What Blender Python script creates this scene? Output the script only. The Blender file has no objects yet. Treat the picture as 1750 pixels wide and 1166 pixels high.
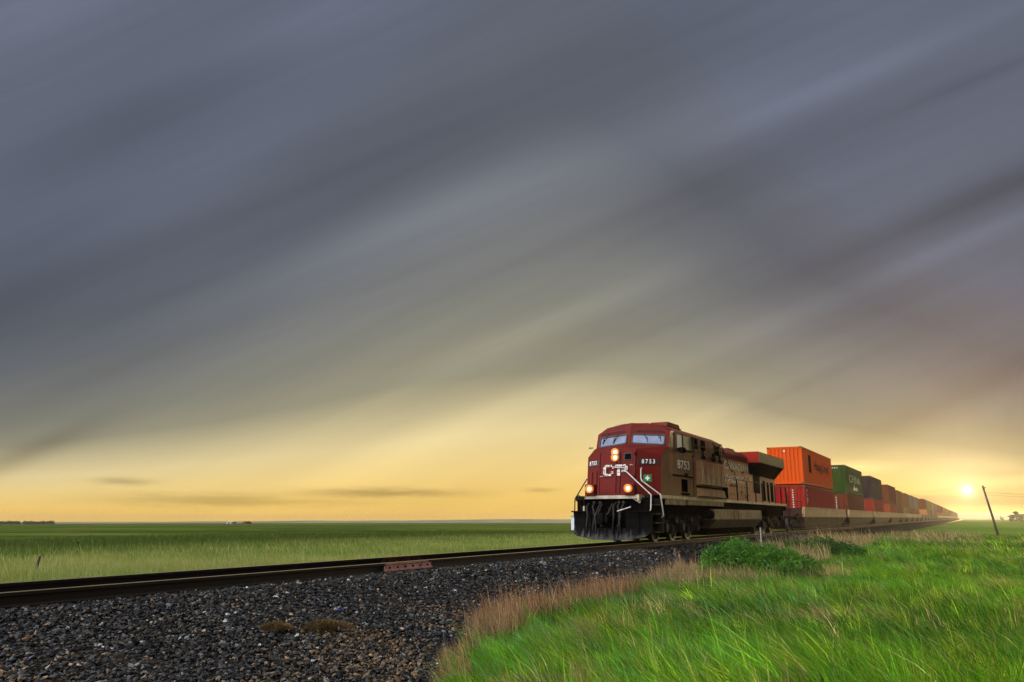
import bpy, bmesh, math, random
import numpy as np
from mathutils import Matrix, Vector
random.seed(7)
RNG = np.random.default_rng(11)
C = bpy.context.scene.collection
R_ = math.radians
SC = bpy.context.scene


# ------------------------------------------------------------------ node helpers
def srgb(r, g, b, a=1.0):
    f = lambda c: (c / 255 / 12.92) if c / 255 <= 0.04045 else ((c / 255 + 0.055) / 1.055) ** 2.4
    return (f(r), f(g), f(b), a)


class NT:
    """small wrapper to write node trees as expressions"""
    def __init__(self, tree):
        self.t = tree
        self.n = tree.nodes
        self.l = tree.links

    def new(self, typ, **kw):
        nd = self.n.new(typ)
        for k, v in kw.items():
            setattr(nd, k, v)
        return nd

    def put(self, sock, v):
        if isinstance(v, bpy.types.NodeSocket):
            self.l.new(v, sock)
        elif v is not None:
            if hasattr(sock, 'default_value'):
                try:
                    sock.default_value = v
                except TypeError:
                    sock.default_value = tuple(v)[:3]
                except ValueError:
                    sock.default_value = tuple(v)[:3]

    def m(self, op, a, b=None, c=None, clamp=False):
        nd = self.new('ShaderNodeMath', operation=op, use_clamp=clamp)
        self.put(nd.inputs[0], a)
        if b is not None: self.put(nd.inputs[1], b)
        if c is not None: self.put(nd.inputs[2], c)
        return nd.outputs[0]

    def add(self, a, b): return self.m('ADD', a, b)
    def sub(self, a, b): return self.m('SUBTRACT', a, b)
    def mul(self, a, b): return self.m('MULTIPLY', a, b)
    def div(self, a, b): return self.m('DIVIDE', a, b)

    def dot(self, v, w):
        nd = self.new('ShaderNodeVectorMath', operation='DOT_PRODUCT')
        self.put(nd.inputs[0], v); self.put(nd.inputs[1], w)
        return nd.outputs['Value']

    def vec(self, x, y, z):
        nd = self.new('ShaderNodeCombineXYZ')
        self.put(nd.inputs[0], x); self.put(nd.inputs[1], y); self.put(nd.inputs[2], z)
        return nd.outputs[0]

    def sep(self, v):
        nd = self.new('ShaderNodeSeparateXYZ')
        self.put(nd.inputs[0], v)
        return nd.outputs

    def noise(self, v, scale=1.0, detail=3.0, rough=0.55, dim='3D', dist=0.0):
        nd = self.new('ShaderNodeTexNoise', noise_dimensions=dim)
        self.put(nd.inputs['Vector'], v)
        nd.inputs['Scale'].default_value = scale
        nd.inputs['Detail'].default_value = detail
        nd.inputs['Roughness'].default_value = rough
        nd.inputs['Distortion'].default_value = dist
        return nd.outputs['Fac']

    def ss(self, v, a, b, lo=0.0, hi=1.0):
        nd = self.new('ShaderNodeMapRange', interpolation_type='SMOOTHSTEP')
        self.put(nd.inputs['Value'], v)
        nd.inputs['From Min'].default_value = a
        nd.inputs['From Max'].default_value = b
        nd.inputs['To Min'].default_value = lo
        nd.inputs['To Max'].default_value = hi
        return nd.outputs[0]

    def mix(self, fac, a, b, blend='MIX'):
        nd = self.new('ShaderNodeMix', data_type='RGBA', blend_type=blend)
        self.put(nd.inputs[0], fac); self.put(nd.inputs[6], a); self.put(nd.inputs[7], b)
        return nd.outputs[2]

    def ramp(self, fac, stops):
        nd = self.new('ShaderNodeValToRGB')
        e = nd.color_ramp.elements
        while len(e) < len(stops): e.new(0.5)
        for k, (p, c) in enumerate(stops):
            e[k].position = p
            e[k].color = c
        self.put(nd.inputs[0], fac)
        return nd.outputs[0]

    def vscale(self, col, s):
        nd = self.new('ShaderNodeVectorMath', operation='SCALE')
        self.put(nd.inputs[0], col); self.put(nd.inputs['Scale'], s)
        return nd.outputs[0]

    def vadd(self, a, b):
        nd = self.new('ShaderNodeVectorMath', operation='ADD')
        self.put(nd.inputs[0], a); self.put(nd.inputs[1], b)
        return nd.outputs[0]

    def vmul(self, a, b):
        nd = self.new('ShaderNodeVectorMath', operation='MULTIPLY')
        self.put(nd.inputs[0], a); self.put(nd.inputs[1], b)
        return nd.outputs[0]


def c4(c):
    return (c[0], c[1], c[2], 1.0)


def new_mat(name):
    m = bpy.data.materials.new(name)
    m.use_nodes = True
    nt = NT(m.node_tree)
    bsdf = m.node_tree.nodes['Principled BSDF']
    return m, nt, bsdf


def objco(nt):
    return nt.new('ShaderNodeTexCoord').outputs['Object']


def mat_paint(name, base, dirt=(0.30, 0.22, 0.13), amount=0.35, rough=0.5, streak=6.0, low=None, metal=0.0, scale=1.0, rust=0.0, spec=0.2):
    """weathered paint: base colour, blotchy dirt, vertical run marks, optional heavier dirt low down"""
    m, nt, b = new_mat(name)
    co = objco(nt)
    x, y, z = nt.sep(co)
    n1 = nt.noise(co, 1.3 * scale, 6, 0.65)
    n2 = nt.noise(nt.vec(nt.mul(x, streak), nt.mul(y, streak), nt.mul(z, 0.45)), 1.0, 4, 0.6)
    n3 = nt.noise(co, 22 * scale, 3, 0.7)
    f = nt.add(nt.mul(n1, 0.5), nt.add(nt.mul(n2, 0.38), nt.mul(n3, 0.2)))
    f = nt.ss(f, 0.62 - amount * 0.5, 0.86 - amount * 0.32)
    if low is not None:
        f = nt.m('MAXIMUM', f, nt.mul(nt.ss(nt.add(z, nt.mul(nt.sub(n2, 0.5), 1.2)), low[1], low[0]), low[2]))
    col = nt.mix(f, c4(base), c4(dirt))
    col = nt.mix(nt.ss(n3, 0.35, 0.75, 0.0, 0.35), col, c4([c * 0.62 for c in base]))
    if rust:
        r = nt.ss(nt.noise(nt.vec(nt.mul(x, 3), nt.mul(y, 3), nt.mul(z, 0.9)), 1.7, 7, 0.72), 0.66 - 0.12 * rust, 0.74)
        col = nt.mix(nt.mul(r, 0.85), col, (0.055, 0.022, 0.012, 1))
    nt.put(b.inputs['Base Color'], col)
    nt.put(b.inputs['Roughness'], nt.m('ADD', rough, nt.mul(f, 0.3), clamp=True))
    b.inputs['Metallic'].default_value = metal
    b.inputs['Specular IOR Level'].default_value = spec
    bp = nt.new('ShaderNodeBump')
    bp.inputs['Strength'].default_value = 0.12
    bp.inputs['Distance'].default_value = 0.02
    nt.put(bp.inputs['Height'], nt.add(n3, n1))
    nt.put(b.inputs['Normal'], bp.outputs[0])
    return m


def mat_plain(name, base, rough=0.6, metal=0.0, var=0.3, scale=8.0, spec=0.4):
    m, nt, b = new_mat(name)
    n = nt.noise(objco(nt), scale, 5, 0.65)
    col = nt.mix(nt.ss(n, 0.3, 0.72), c4([c * (1 - var) for c in base]), c4([min(1, c * (1 + var)) for c in base]))
    nt.put(b.inputs['Base Color'], col)
    b.inputs['Roughness'].default_value = rough
    b.inputs['Metallic'].default_value = metal
    b.inputs['Specular IOR Level'].default_value = spec
    return m


def mat_lamp(name, col, strength, base=(0.8, 0.7, 0.5, 1)):
    m, nt, b = new_mat(name)
    b.inputs['Base Color'].default_value = base
    b.inputs['Emission Color'].default_value = c4(col)
    b.inputs['Emission Strength'].default_value = strength
    return m


def mat_attr(name, rough=0.6, transl=0.0, spec=0.3, tint=1.0):
    m, nt, b = new_mat(name)
    at = nt.new('ShaderNodeAttribute', attribute_name='Col')
    nt.put(b.inputs['Base Color'], at.outputs['Color'])
    b.inputs['Roughness'].default_value = rough
    b.inputs['Specular IOR Level'].default_value = spec
    if transl:
        tr = nt.new('ShaderNodeBsdfTranslucent')
        nt.put(tr.inputs['Color'], nt.vmul(at.outputs['Color'], (1.25, 1.2, 0.7)))
        mx = nt.new('ShaderNodeMixShader')
        mx.inputs[0].default_value = transl
        out = m.node_tree.nodes['Material Output']
        nt.l.new(b.outputs[0], mx.inputs[1]); nt.l.new(tr.outputs[0], mx.inputs[2])
        nt.l.new(mx.outputs[0], out.inputs['Surface'])
    return m


# ------------------------------------------------------------------ mesh helpers
class MB:
    def __init__(self, off=(0, 0, 0)):
        self.v = []; self.f = []; self.mi = []; self.off = off; self.cur = 0

    def poly(self, pts):
        n = len(self.v)
        self.v += [tuple(p) for p in pts]
        self.f.append(tuple(range(n, n + len(pts)))); self.mi.append(self.cur)

    def solid(self, ring_a, ring_b):
        """closed prism between two rings with the same vertex count"""
        n = len(self.v); k = len(ring_a)
        self.v += [tuple(p) for p in ring_a] + [tuple(p) for p in ring_b]
        self.f.append(tuple(range(n + k - 1, n - 1, -1))); self.mi.append(self.cur)
        self.f.append(tuple(range(n + k, n + 2 * k))); self.mi.append(self.cur)
        for i in range(k):
            j = (i + 1) % k
            self.f.append((n + i, n + j, n + k + j, n + k + i)); self.mi.append(self.cur)

    def box(self, x0, x1, y0, y1, z0, z1):
        self.solid([(x0, y0, z0), (x1, y0, z0), (x1, y1, z0), (x0, y1, z0)],
                   [(x0, y0, z1), (x1, y0, z1), (x1, y1, z1), (x0, y1, z1)])

    def pry(self, prof, y0, y1):      # profile of (x, z) extruded along y
        self.solid([(x, y0, z) for x, z in prof], [(x, y1, z) for x, z in prof])

    def prx(self, prof, x0, x1):      # profile of (y, z) extruded along x
        self.solid([(x0, y, z) for y, z in prof], [(x1, y, z) for y, z in prof])

    def tube(self, pts, r, n=8):
        pts = [Vector(p) for p in pts]
        rings = []
        for i, p in enumerate(pts):
            if i == 0: d = pts[1] - p
            elif i == len(pts) - 1: d = p - pts[i - 1]
            else: d = (pts[i + 1] - p).normalized() + (p - pts[i - 1]).normalized()
            d = d.normalized()
            a = d.orthogonal().normalized() if i == 0 else (rings[-1][1] - d * d.dot(rings[-1][1])).normalized()
            b = d.cross(a)
            rr = r[i] if isinstance(r, (list, tuple)) else r
            rings.append(([p + a * rr * math.cos(2 * math.pi * k / n) + b * rr * math.sin(2 * math.pi * k / n) for k in range(n)], a))
        s = len(self.v)
        for ring, _ in rings: self.v += [tuple(q) for q in ring]
        for i in range(len(pts) - 1):
            for k in range(n):
                self.f.append((s + i * n + k, s + i * n + (k + 1) % n, s + (i + 1) * n + (k + 1) % n, s + (i + 1) * n + k)); self.mi.append(self.cur)
        self.f.append(tuple(s + k for k in range(n - 1, -1, -1))); self.mi.append(self.cur)
        e = s + (len(pts) - 1) * n
        self.f.append(tuple(e + k for k in range(n))); self.mi.append(self.cur)

    def lathe(self, c, axis, prof, n=24):
        """prof: list of (along axis, radius) from centre c"""
        ax = Vector(axis).normalized(); a = ax.orthogonal().normalized(); b = ax.cross(a)
        s = len(self.v)
        for t, r in prof:
            for k in range(n):
                th = 2 * math.pi * k / n
                self.v.append(tuple(Vector(c) + ax * t + (a * math.cos(th) + b * math.sin(th)) * max(r, 1e-4)))
        for i in range(len(prof) - 1):
            for k in range(n):
                self.f.append((s + i * n + k, s + i * n + (k + 1) % n, s + (i + 1) * n + (k + 1) % n, s + (i + 1) * n + k)); self.mi.append(self.cur)
        self.f.append(tuple(s + k for k in range(n - 1, -1, -1))); self.mi.append(self.cur)
        e = s + (len(prof) - 1) * n
        self.f.append(tuple(e + k for k in range(n))); self.mi.append(self.cur)

    def build(self, name, mats, parent=None, bevel=0.0, smooth=False, fix=True, split=False):
        if split:
            return self.build_split(name, mats, parent, bevel, smooth, fix)
        me = bpy.data.meshes.new(name)
        ox, oy, oz = self.off
        me.from_pydata([(x - ox, y - oy, z - oz) for x, y, z in self.v], [], self.f)
        if not isinstance(mats, (list, tuple)): mats = [mats]
        for m in mats: me.materials.append(m)
        me.polygons.foreach_set('material_index', self.mi)
        if fix:
            bm = bmesh.new(); bm.from_mesh(me)
            bmesh.ops.recalc_face_normals(bm, faces=bm.faces)
            bm.to_mesh(me); bm.free()
        if smooth:
            me.polygons.foreach_set('use_smooth', [True] * len(me.polygons))
        me.update()
        o = bpy.data.objects.new(name, me)
        C.objects.link(o)
        if parent: o.parent = parent
        if bevel:
            b = o.modifiers.new('bevel', 'BEVEL')
            b.width = bevel; b.segments = 2; b.limit_method = 'ANGLE'; b.angle_limit = R_(30)
        return o


def _build_split(self, name, mats, parent, bevel, smooth, fix):
    # every connected piece becomes an object of its own
    lead = list(range(len(self.v)))
    def find(i):
        while lead[i] != i:
            lead[i] = lead[lead[i]]; i = lead[i]
        return i
    for f in self.f:
        r = find(f[0])
        for i in f[1:]: lead[find(i)] = r
    groups = {}
    for k, f in enumerate(self.f): groups.setdefault(find(f[0]), []).append(k)
    out = None
    for ks in groups.values():
        q = MB(self.off); mp = {}
        for k in ks:
            for i in self.f[k]:
                if i not in mp: mp[i] = len(q.v); q.v.append(self.v[i])
            q.f.append(tuple(mp[i] for i in self.f[k])); q.mi.append(self.mi[k])
        o = q.build(name, mats, parent, bevel, smooth, fix)
        out = out or o
    return out


MB.build_split = _build_split


def np_obj(name, V, F, mat, col=None, parent=None, smooth=False):
    me = bpy.data.meshes.new(name)
    V = np.ascontiguousarray(V, dtype=np.float32); F = np.ascontiguousarray(F, dtype=np.int32)
    k = F.shape[1]
    me.vertices.add(len(V)); me.vertices.foreach_set('co', V.ravel())
    me.loops.add(F.size); me.loops.foreach_set('vertex_index', F.ravel())
    me.polygons.add(len(F)); me.polygons.foreach_set('loop_start', np.arange(0, F.size, k, dtype=np.int32))
    me.update(calc_edges=True)
    if col is not None:
        ca = me.color_attributes.new('Col', 'FLOAT_COLOR', 'POINT')
        cc = np.ones((len(V), 4), dtype=np.float32); cc[:, :3] = col
        ca.data.foreach_set('color', cc.ravel())
    me.polygons.foreach_set('use_smooth', np.full(len(F), smooth))
    me.materials.append(mat)
    o = bpy.data.objects.new(name, me)
    C.objects.link(o)
    if parent: o.parent = parent
    return o


def tag(o, label=None, cat=None, group=None, kind=None):
    if label: o['label'] = label
    if cat: o['category'] = cat
    if group: o['group'] = group
    if kind: o['kind'] = kind
    return o


def empty(name, loc, label=None, cat=None, group=None):
    o = bpy.data.objects.new(name, None)
    C.objects.link(o)
    o.location = loc
    o.empty_display_size = 0.3
    return tag(o, label, cat, group)


def copy_tree(o, parent=None):
    c = o.copy(); C.objects.link(c)
    if parent is not None: c.parent = parent
    for ch in list(o.children):
        copy_tree(ch, c)
    return c


def text_verts(s, w, h, bold=0.014):
    """glyph outlines of a string as (verts, faces) scaled into a w x h box centred on 0"""
    cu = bpy.data.curves.new('t', 'FONT')
    cu.body = s
    cu.offset = bold
    ob = bpy.data.objects.new('t', cu)
    C.objects.link(ob)
    dg = bpy.context.evaluated_depsgraph_get()
    me = bpy.data.meshes.new_from_object(ob.evaluated_get(dg))
    vs = [v.co.copy() for v in me.vertices]; fs = [tuple(p.vertices) for p in me.polygons]
    bpy.data.objects.remove(ob); bpy.data.curves.remove(cu); bpy.data.meshes.remove(me)
    x0 = min(v.x for v in vs); x1 = max(v.x for v in vs); y0 = min(v.y for v in vs); y1 = max(v.y for v in vs)
    return [((v.x - x0) / (x1 - x0) * w - w / 2, (v.y - y0) / (y1 - y0) * h - h / 2) for v in vs], fs


def put_text(mb, s, w, h, org, u, v):
    vs, fs = text_verts(s, w, h)
    n = len(mb.v); org = Vector(org); u = Vector(u).normalized(); v = Vector(v).normalized()
    mb.v += [tuple(org + u * a + v * b) for a, b in vs]
    for f in fs:
        mb.f.append(tuple(n + i for i in f)); mb.mi.append(mb.cur)


def put_rects(mb, rects, org, u, v):
    org = Vector(org); u = Vector(u).normalized(); v = Vector(v).normalized()
    for q in rects:
        mb.poly([org + u * a + v * b for a, b in q])


def vnoise(x, y, s, seed=0):
    x = np.asarray(x) / s; y = np.asarray(y) / s
    xi = np.floor(x).astype(np.int64); yi = np.floor(y).astype(np.int64)
    fx = x - xi; fy = y - yi
    fx = fx * fx * (3 - 2 * fx); fy = fy * fy * (3 - 2 * fy)

    def hsh(a, b):
        n = (a * 374761393 + b * 668265263 + seed * 974634777) & 0x7fffffff
        n = ((n ^ (n >> 13)) * 1274126177) & 0x7fffffff
        return ((n ^ (n >> 16)) & 0xffff) / 65535.0
    return (hsh(xi, yi) * (1 - fx) * (1 - fy) + hsh(xi + 1, yi) * fx * (1 - fy) + hsh(xi, yi + 1) * (1 - fx) * fy + hsh(xi + 1, yi + 1) * fx * fy)


def fbm(x, y, s, seed=0):
    return (vnoise(x, y, s, seed) * 0.55 + vnoise(x, y, s * 0.47, seed + 1) * 0.28 + vnoise(x, y, s * 0.21, seed + 2) * 0.17)


# ------------------------------------------------------------------ camera and frame of reference
# track runs along +Y (x = 0 is its centre line, z = 0 the top of the rails); the camera stands to its right
CAM = Vector((11.25, 0.0, 0.905))
TH = R_(12.431); BE = R_(29.074)
cam = bpy.data.cameras.new('camera')
cam.lens = 28.18; cam.sensor_width = 36; cam.clip_start = 0.1; cam.clip_end = 20000
co_ = bpy.data.objects.new('camera', cam)
co_.location = CAM; co_.rotation_euler = (math.pi / 2 + TH, 0, BE)
C.objects.link(co_)
SC.camera = co_
SC.view_settings.view_transform = 'Standard'
SC.view_settings.look = 'None'
SC.view_settings.exposure = 0.0
SC.view_settings.gamma = 1.0
SC.cycles.use_denoising = True
try:
    SC.cycles.denoiser = 'OPENIMAGEDENOISE'
except Exception:
    pass
SC.cycles.max_bounces = 6
SC.cycles.volume_bounces = 0
SC.cycles.transparent_max_bounces = 8
SC.cycles.sample_clamp_indirect = 4.0

# ------------------------------------------------------------------ sky (world) and sun
FWD = Vector((-math.sin(BE), math.cos(BE), 0)); RGT = Vector((math.cos(BE), math.sin(BE), 0)); ZUP = Vector((0, 0, 1))
EYE = (FWD * math.cos(TH) + ZUP * math.sin(TH)); UPV = (-FWD * math.sin(TH) + ZUP * math.cos(TH))
WA = R_(22.8)                                   # heading of the wind-drawn cloud streaks
SD = RGT * math.cos(WA) + UPV * math.sin(WA); SG = -RGT * math.sin(WA) + UPV * math.cos(WA)
SUN_EL = R_(1.65); SUN_AZ = R_(0.1)
SUN = Vector((math.sin(SUN_AZ) * math.cos(SUN_EL), math.cos(SUN_AZ) * math.cos(SUN_EL), math.sin(SUN_EL)))


def build_world():
    w = bpy.data.worlds.new('World')
    SC.world = w
    w.use_nodes = True
    nt = NT(w.node_tree)
    nt.n.clear()
    d = nt.new('ShaderNodeTexCoord').outputs['Generated']
    z = nt.sep(d)[2]
    el = nt.mul(nt.m('ARCSINE', nt.m('MINIMUM', nt.m('MAXIMUM', z, -1.0), 1.0)), 57.2958)
    fx = nt.dot(d, RGT); fy = nt.dot(d, FWD)
    az = nt.mul(nt.m('ARCTAN2', fx, fy), 57.2958)
    ee = nt.m('MAXIMUM', nt.dot(d, EYE), 0.12)
    p = nt.div(nt.dot(d, SD), ee); q = nt.div(nt.dot(d, SG), ee)
    # streaky cloud noise, drawn out along the wind
    n1 = nt.noise(nt.vec(nt.mul(p, 1.1), nt.mul(q, 9.0), 0.0), 1.0, 4, 0.5)
    n2 = nt.noise(nt.vec(nt.mul(p, 2.0), nt.mul(q, 30.0), 3.0), 1.0, 3, 0.5)
    n3 = nt.noise(nt.vec(nt.mul(p, 1.6), nt.mul(q, 3.2), 7.0), 1.0, 3, 0.5)
    qa = nt.m('MINIMUM', nt.m('MAXIMUM', nt.div(nt.sub(az, 4.0), 25.5), nt.div(nt.sub(4.0, az), 36.0)), 1.15)
    fac = nt.add(1.0, nt.mul(nt.mul(qa, qa), 1.55))
    elw = nt.add(el, nt.mul(nt.sub(n1, 0.5), nt.ss(el, 1.0, 12.0, 0.0, 3.6)))
    t = nt.div(nt.mul(nt.m('MAXIMUM', elw, 0.0), fac), 40.0)
    S = [(0.0, (238, 193, 102)), (0.035, (241, 201, 112)), (0.085, (238, 208, 134)), (0.15, (226, 206, 152)),
         (0.21, (194, 181, 142)), (0.27, (150, 145, 123)), (0.35, (132, 131, 119)), (0.45, (120, 121, 119)),
         (0.56, (103, 106, 111)), (0.70, (91, 95, 105)), (0.85, (95, 99, 111)), (1.0, (97, 103, 119))]
    col = nt.ramp(t, [(a, srgb(*c)) for a, c in S])
    # cloud bands: (image direction given as offsets from the view axis, in radians) along / across, size, strength
    def pq(X, Y):
        dx = (X - 875) / 1370; dy = -(Y - 583) / 1370
        return dx * math.cos(WA) + dy * math.sin(WA), -dx * math.sin(WA) + dy * math.cos(WA)
    bands = [(880, 335, 420, 62, .20), (420, 480, 330, 60, .10), (1180, 210, 300, 45, .12), (760, 742, 420, 42, .16), (250, 205, 260, 62, -.30), (720, 372, 300, 34, .34), (560, 300, 420, 45, -.16), (1420, 150, 330, 30, .24), (1330, 265, 330, 34, -.22),
             (1720, 318, 210, 26, -.60), (1480, 420, 170, 30, -.14), (1640, 415, 260, 16, .20), (0, 500, 220, 80, -.30), (1180, 50, 190, 60, -.16),
             (960, 545, 260, 26, .22), (30, 782, 160, 18, -.40), (150, 640, 300, 50, -.22), (1700, 640, 220, 26, -.22), (1380, 655, 150, 10, -.14),
             (1290, 560, 250, 26, .12), (60, 10, 250, 50, .22), (560, 30, 200, 40, .14), (1680, 130, 170, 14, -.22), (1100, 330, 180, 40, .12),
             (1560, 720, 220, 22, -.14), (900, 640, 300, 22, -.12), (1240, 700, 260, 30, .10), (1730, 720, 100, 40, -.12)]
    n4 = nt.noise(nt.vec(nt.mul(p, 3.0), nt.mul(q, 75.0), 9.0), 1.0, 2, 0.5)
    tot = nt.mul(nt.add(nt.sub(n2, 0.5), nt.mul(nt.sub(n4, 0.5), 0.5)), nt.ss(el, 3.0, 12.0, 0.08, 0.22))
    tot = nt.add(tot, nt.mul(nt.sub(n3, 0.5), nt.ss(el, 6.0, 16.0, 0.0, 0.28)))
    for X, Y, L, Wd, A in bands:
        p0, q0 = pq(X, Y)
        u = nt.mul(nt.sub(p, p0), 1370 / L); v = nt.mul(nt.sub(q, q0), 1370 / Wd)
        g = nt.m('EXPONENT', nt.mul(nt.add(nt.mul(u, u), nt.mul(v, v)), -1.0))
        tot = nt.add(tot, nt.mul(g, A * 0.82))
    # low flat clouds near the horizon (azimuth, elevation in degrees)
    nlow = nt.noise(nt.vec(nt.mul(az, 0.35), nt.mul(el, 2.6), 1.0), 1.0, 5, 0.6)
    lows = [(-8.9, 1.67, 5.0, 0.28, -.55), (-20.5, 1.15, 6.0, 0.42, -.32), (-25.5, 2.25, 1.5, 0.20, -.40), (-14.5, 1.0, 6.0, .22, -.15), (26.6, 1.05, 1.9, 0.42, -.55), (31.0, 1.0, 3.0, 0.50, -.75),
            (30.6, 2.6, 2.2, 0.35, -.22), (22.5, 3.2, 2.6, 0.35, .32), (2.0, 1.9, 1.0, .16, -.3), (31.5, 1.7, 2.0, .3, -.2)]
    for a0, e0, wa, we, A in lows:
        u = nt.div(nt.sub(az, a0), wa); v = nt.div(nt.sub(el, e0), we)
        v = nt.add(v, nt.mul(nt.sub(nlow, 0.5), 2.2))
        g = nt.m('EXPONENT', nt.mul(nt.add(nt.mul(u, u), nt.mul(v, v)), -1.0))
        tot = nt.add(tot, nt.mul(g, A))
    col = nt.vscale(col, nt.m('EXPONENT', tot))
    # orange towards the sun side and the far left, then the sun's own glow through the cloud
    gam = nt.mul(nt.m('ARCCOSINE', nt.m('MINIMUM', nt.dot(d, SUN), 0.999999)), 57.2958)
    warm = nt.mul(nt.ss(gam, 19.0, 3.0), nt.ss(el, 8.0, 0.5))
    col = nt.vmul(col, nt.mix(warm, (1, 1, 1, 1), (1.00, 0.93, 0.64, 1)))
    glow = nt.vscale(c4((1.0, 0.74, 0.20))[:3], nt.mul(nt.m('EXPONENT', nt.div(gam, -4.0)), 0.20))
    glow2 = nt.vscale((1.0, 0.88, 0.62), nt.mul(nt.m('EXPONENT', nt.div(gam, -2.3)), 0.36))
    glow3 = nt.vscale((1.0, 0.95, 0.8), nt.mul(nt.m('EXPONENT', nt.mul(nt.mul(gam, gam), -8.0)), 0.85))
    col = nt.vadd(col, nt.vadd(glow, nt.vadd(glow2, glow3)))
    # open sky behind and above the viewer, unseen, brightened to light grass and fronts
    bd = Vector((-0.48, -0.74, 0.47))
    back = nt.mul(nt.ss(nt.dot(d, bd), 0.34, 0.86), nt.ss(el, -2.0, 10.0, 0.25, 1.0))
    bcol = nt.mix(nt.noise(d, 2.5, 5, 0.6), (0.90, 0.96, 1.10, 1), (1.24, 1.20, 1.16, 1))
    col = nt.mix(back, col, nt.vscale(bcol, SKY_BACK))
    # below the horizon: dim
    col = nt.vscale(col, nt.ss(el, -3.0, -0.3, 0.15, 1.0))
    sky = nt.new('ShaderNodeTexSky', sky_type='NISHITA')
    sky.sun_disc = False
    sky.sun_elevation = SUN_EL; sky.sun_rotation = SUN_AZ
    sky.dust_density = 3.0
    b1 = nt.new('ShaderNodeBackground'); b2 = nt.new('ShaderNodeBackground')
    nt.put(b1.inputs[0], col); b1.inputs[1].default_value = 1.0
    nt.put(b2.inputs[0], sky.outputs[0]); b2.inputs[1].default_value = 0.006
    ad = nt.new('ShaderNodeAddShader')
    nt.l.new(b1.outputs[0], ad.inputs[0]); nt.l.new(b2.outputs[0], ad.inputs[1])
    out = nt.new('ShaderNodeOutputWorld')
    nt.l.new(ad.outputs[0], out.inputs['Surface'])
    w.cycles.sampling_method = 'MANUAL'
    w.cycles.sample_map_resolution = 512


SKY_BACK = 4.2
HAZE = 0.0001
build_world()
sl = bpy.data.lights.new('sun', 'SUN')
sl.energy = 2.2; sl.angle = R_(9); sl.color = (1.0, 0.72, 0.38)
so = bpy.data.objects.new('sun', sl)
C.objects.link(so)
LS = Vector((math.sin(R_(4.0)) * math.cos(R_(4.5)), math.cos(R_(4.0)) * math.cos(R_(4.5)), math.sin(R_(4.5))))
so.rotation_euler = (-LS).to_track_quat('-Z', 'Y').to_euler()
so.location = (60, 300, 60)

# ------------------------------------------------------------------ terrain
def xb(y):            # where the ballast foot meets the grass, camera side
    y = np.asarray(y, dtype=float)
    d = np.maximum(y - 7.0, -2.2)
    return 3.3 + 1.6 * np.exp(-d / 14.0) + 1.9 * np.exp(-d / 2.6) + 0.45 * (vnoise(y, y * 0, 3.0, 5) - 0.5) + 0.25 * (vnoise(y, y * 0, 0.9, 6) - 0.5) - 0.9 * np.clip((y - 60) / 80, 0, 1)


def ground_z(x, y):
    x = np.asarray(x, dtype=float); y = np.asarray(y, dtype=float)
    d = np.hypot(x - 11.25, y)
    r = np.clip((x - 4.0) / 6.0, 0, 1)
    near = np.exp(-((x - 12.0) / 9.0) ** 2 - ((y - 2.0) / 16.0) ** 2)
    zr = -0.98 + 0.28 * near * r + 0.10 * np.clip((y - 14) / 20, 0, 1)
    zr = zr - 0.20 * np.clip((y - 60) / 60, 0, 1) + 0.14 * (fbm(x, y, 5.0, 3) - 0.5) * np.clip((x - 5) / 2, 0, 1)
    zr = zr - 0.0008 * np.maximum(d - 120, 0)
    zl = -0.95 - 0.0053 * np.maximum(d - 25, 0) + 0.15 * (fbm(x, y, 9.0, 9) - 0.5)
    k = np.clip((x + 3) / 6, 0, 1)
    # far to the right of the train the land keeps level, to the left it falls away gently
    return zl * (1 - k) + zr * k


def axis_pts(lo, hi, near, step0, g):
    pts = [near]; s = step0; v = near
    while v < hi: v = v + s; s *= g; pts.append(min(v, hi))
    s = step0; v = near
    while v > lo: v = v - s; s *= g; pts.append(max(v, lo))
    return np.array(sorted(set(pts)))


XS = axis_pts(-2400, 2400, 6.0, 0.5, 1.05); YS = axis_pts(-150, 2400, 12.0, 0.6, 1.05)
GX, GY = np.meshgrid(XS, YS)
GZ = ground_z(GX, GY)
xbv = xb(GY)
GZ = np.where((GX < xbv + 0.1) & (GX > -4.4), np.minimum(GZ, -1.12), GZ)
nx, ny = len(XS), len(YS)
idx = np.arange(nx * ny).reshape(ny, nx)
F = np.stack([idx[:-1, :-1], idx[:-1, 1:], idx[1:, 1:], idx[1:, :-1]], -1).reshape(-1, 4)


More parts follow.
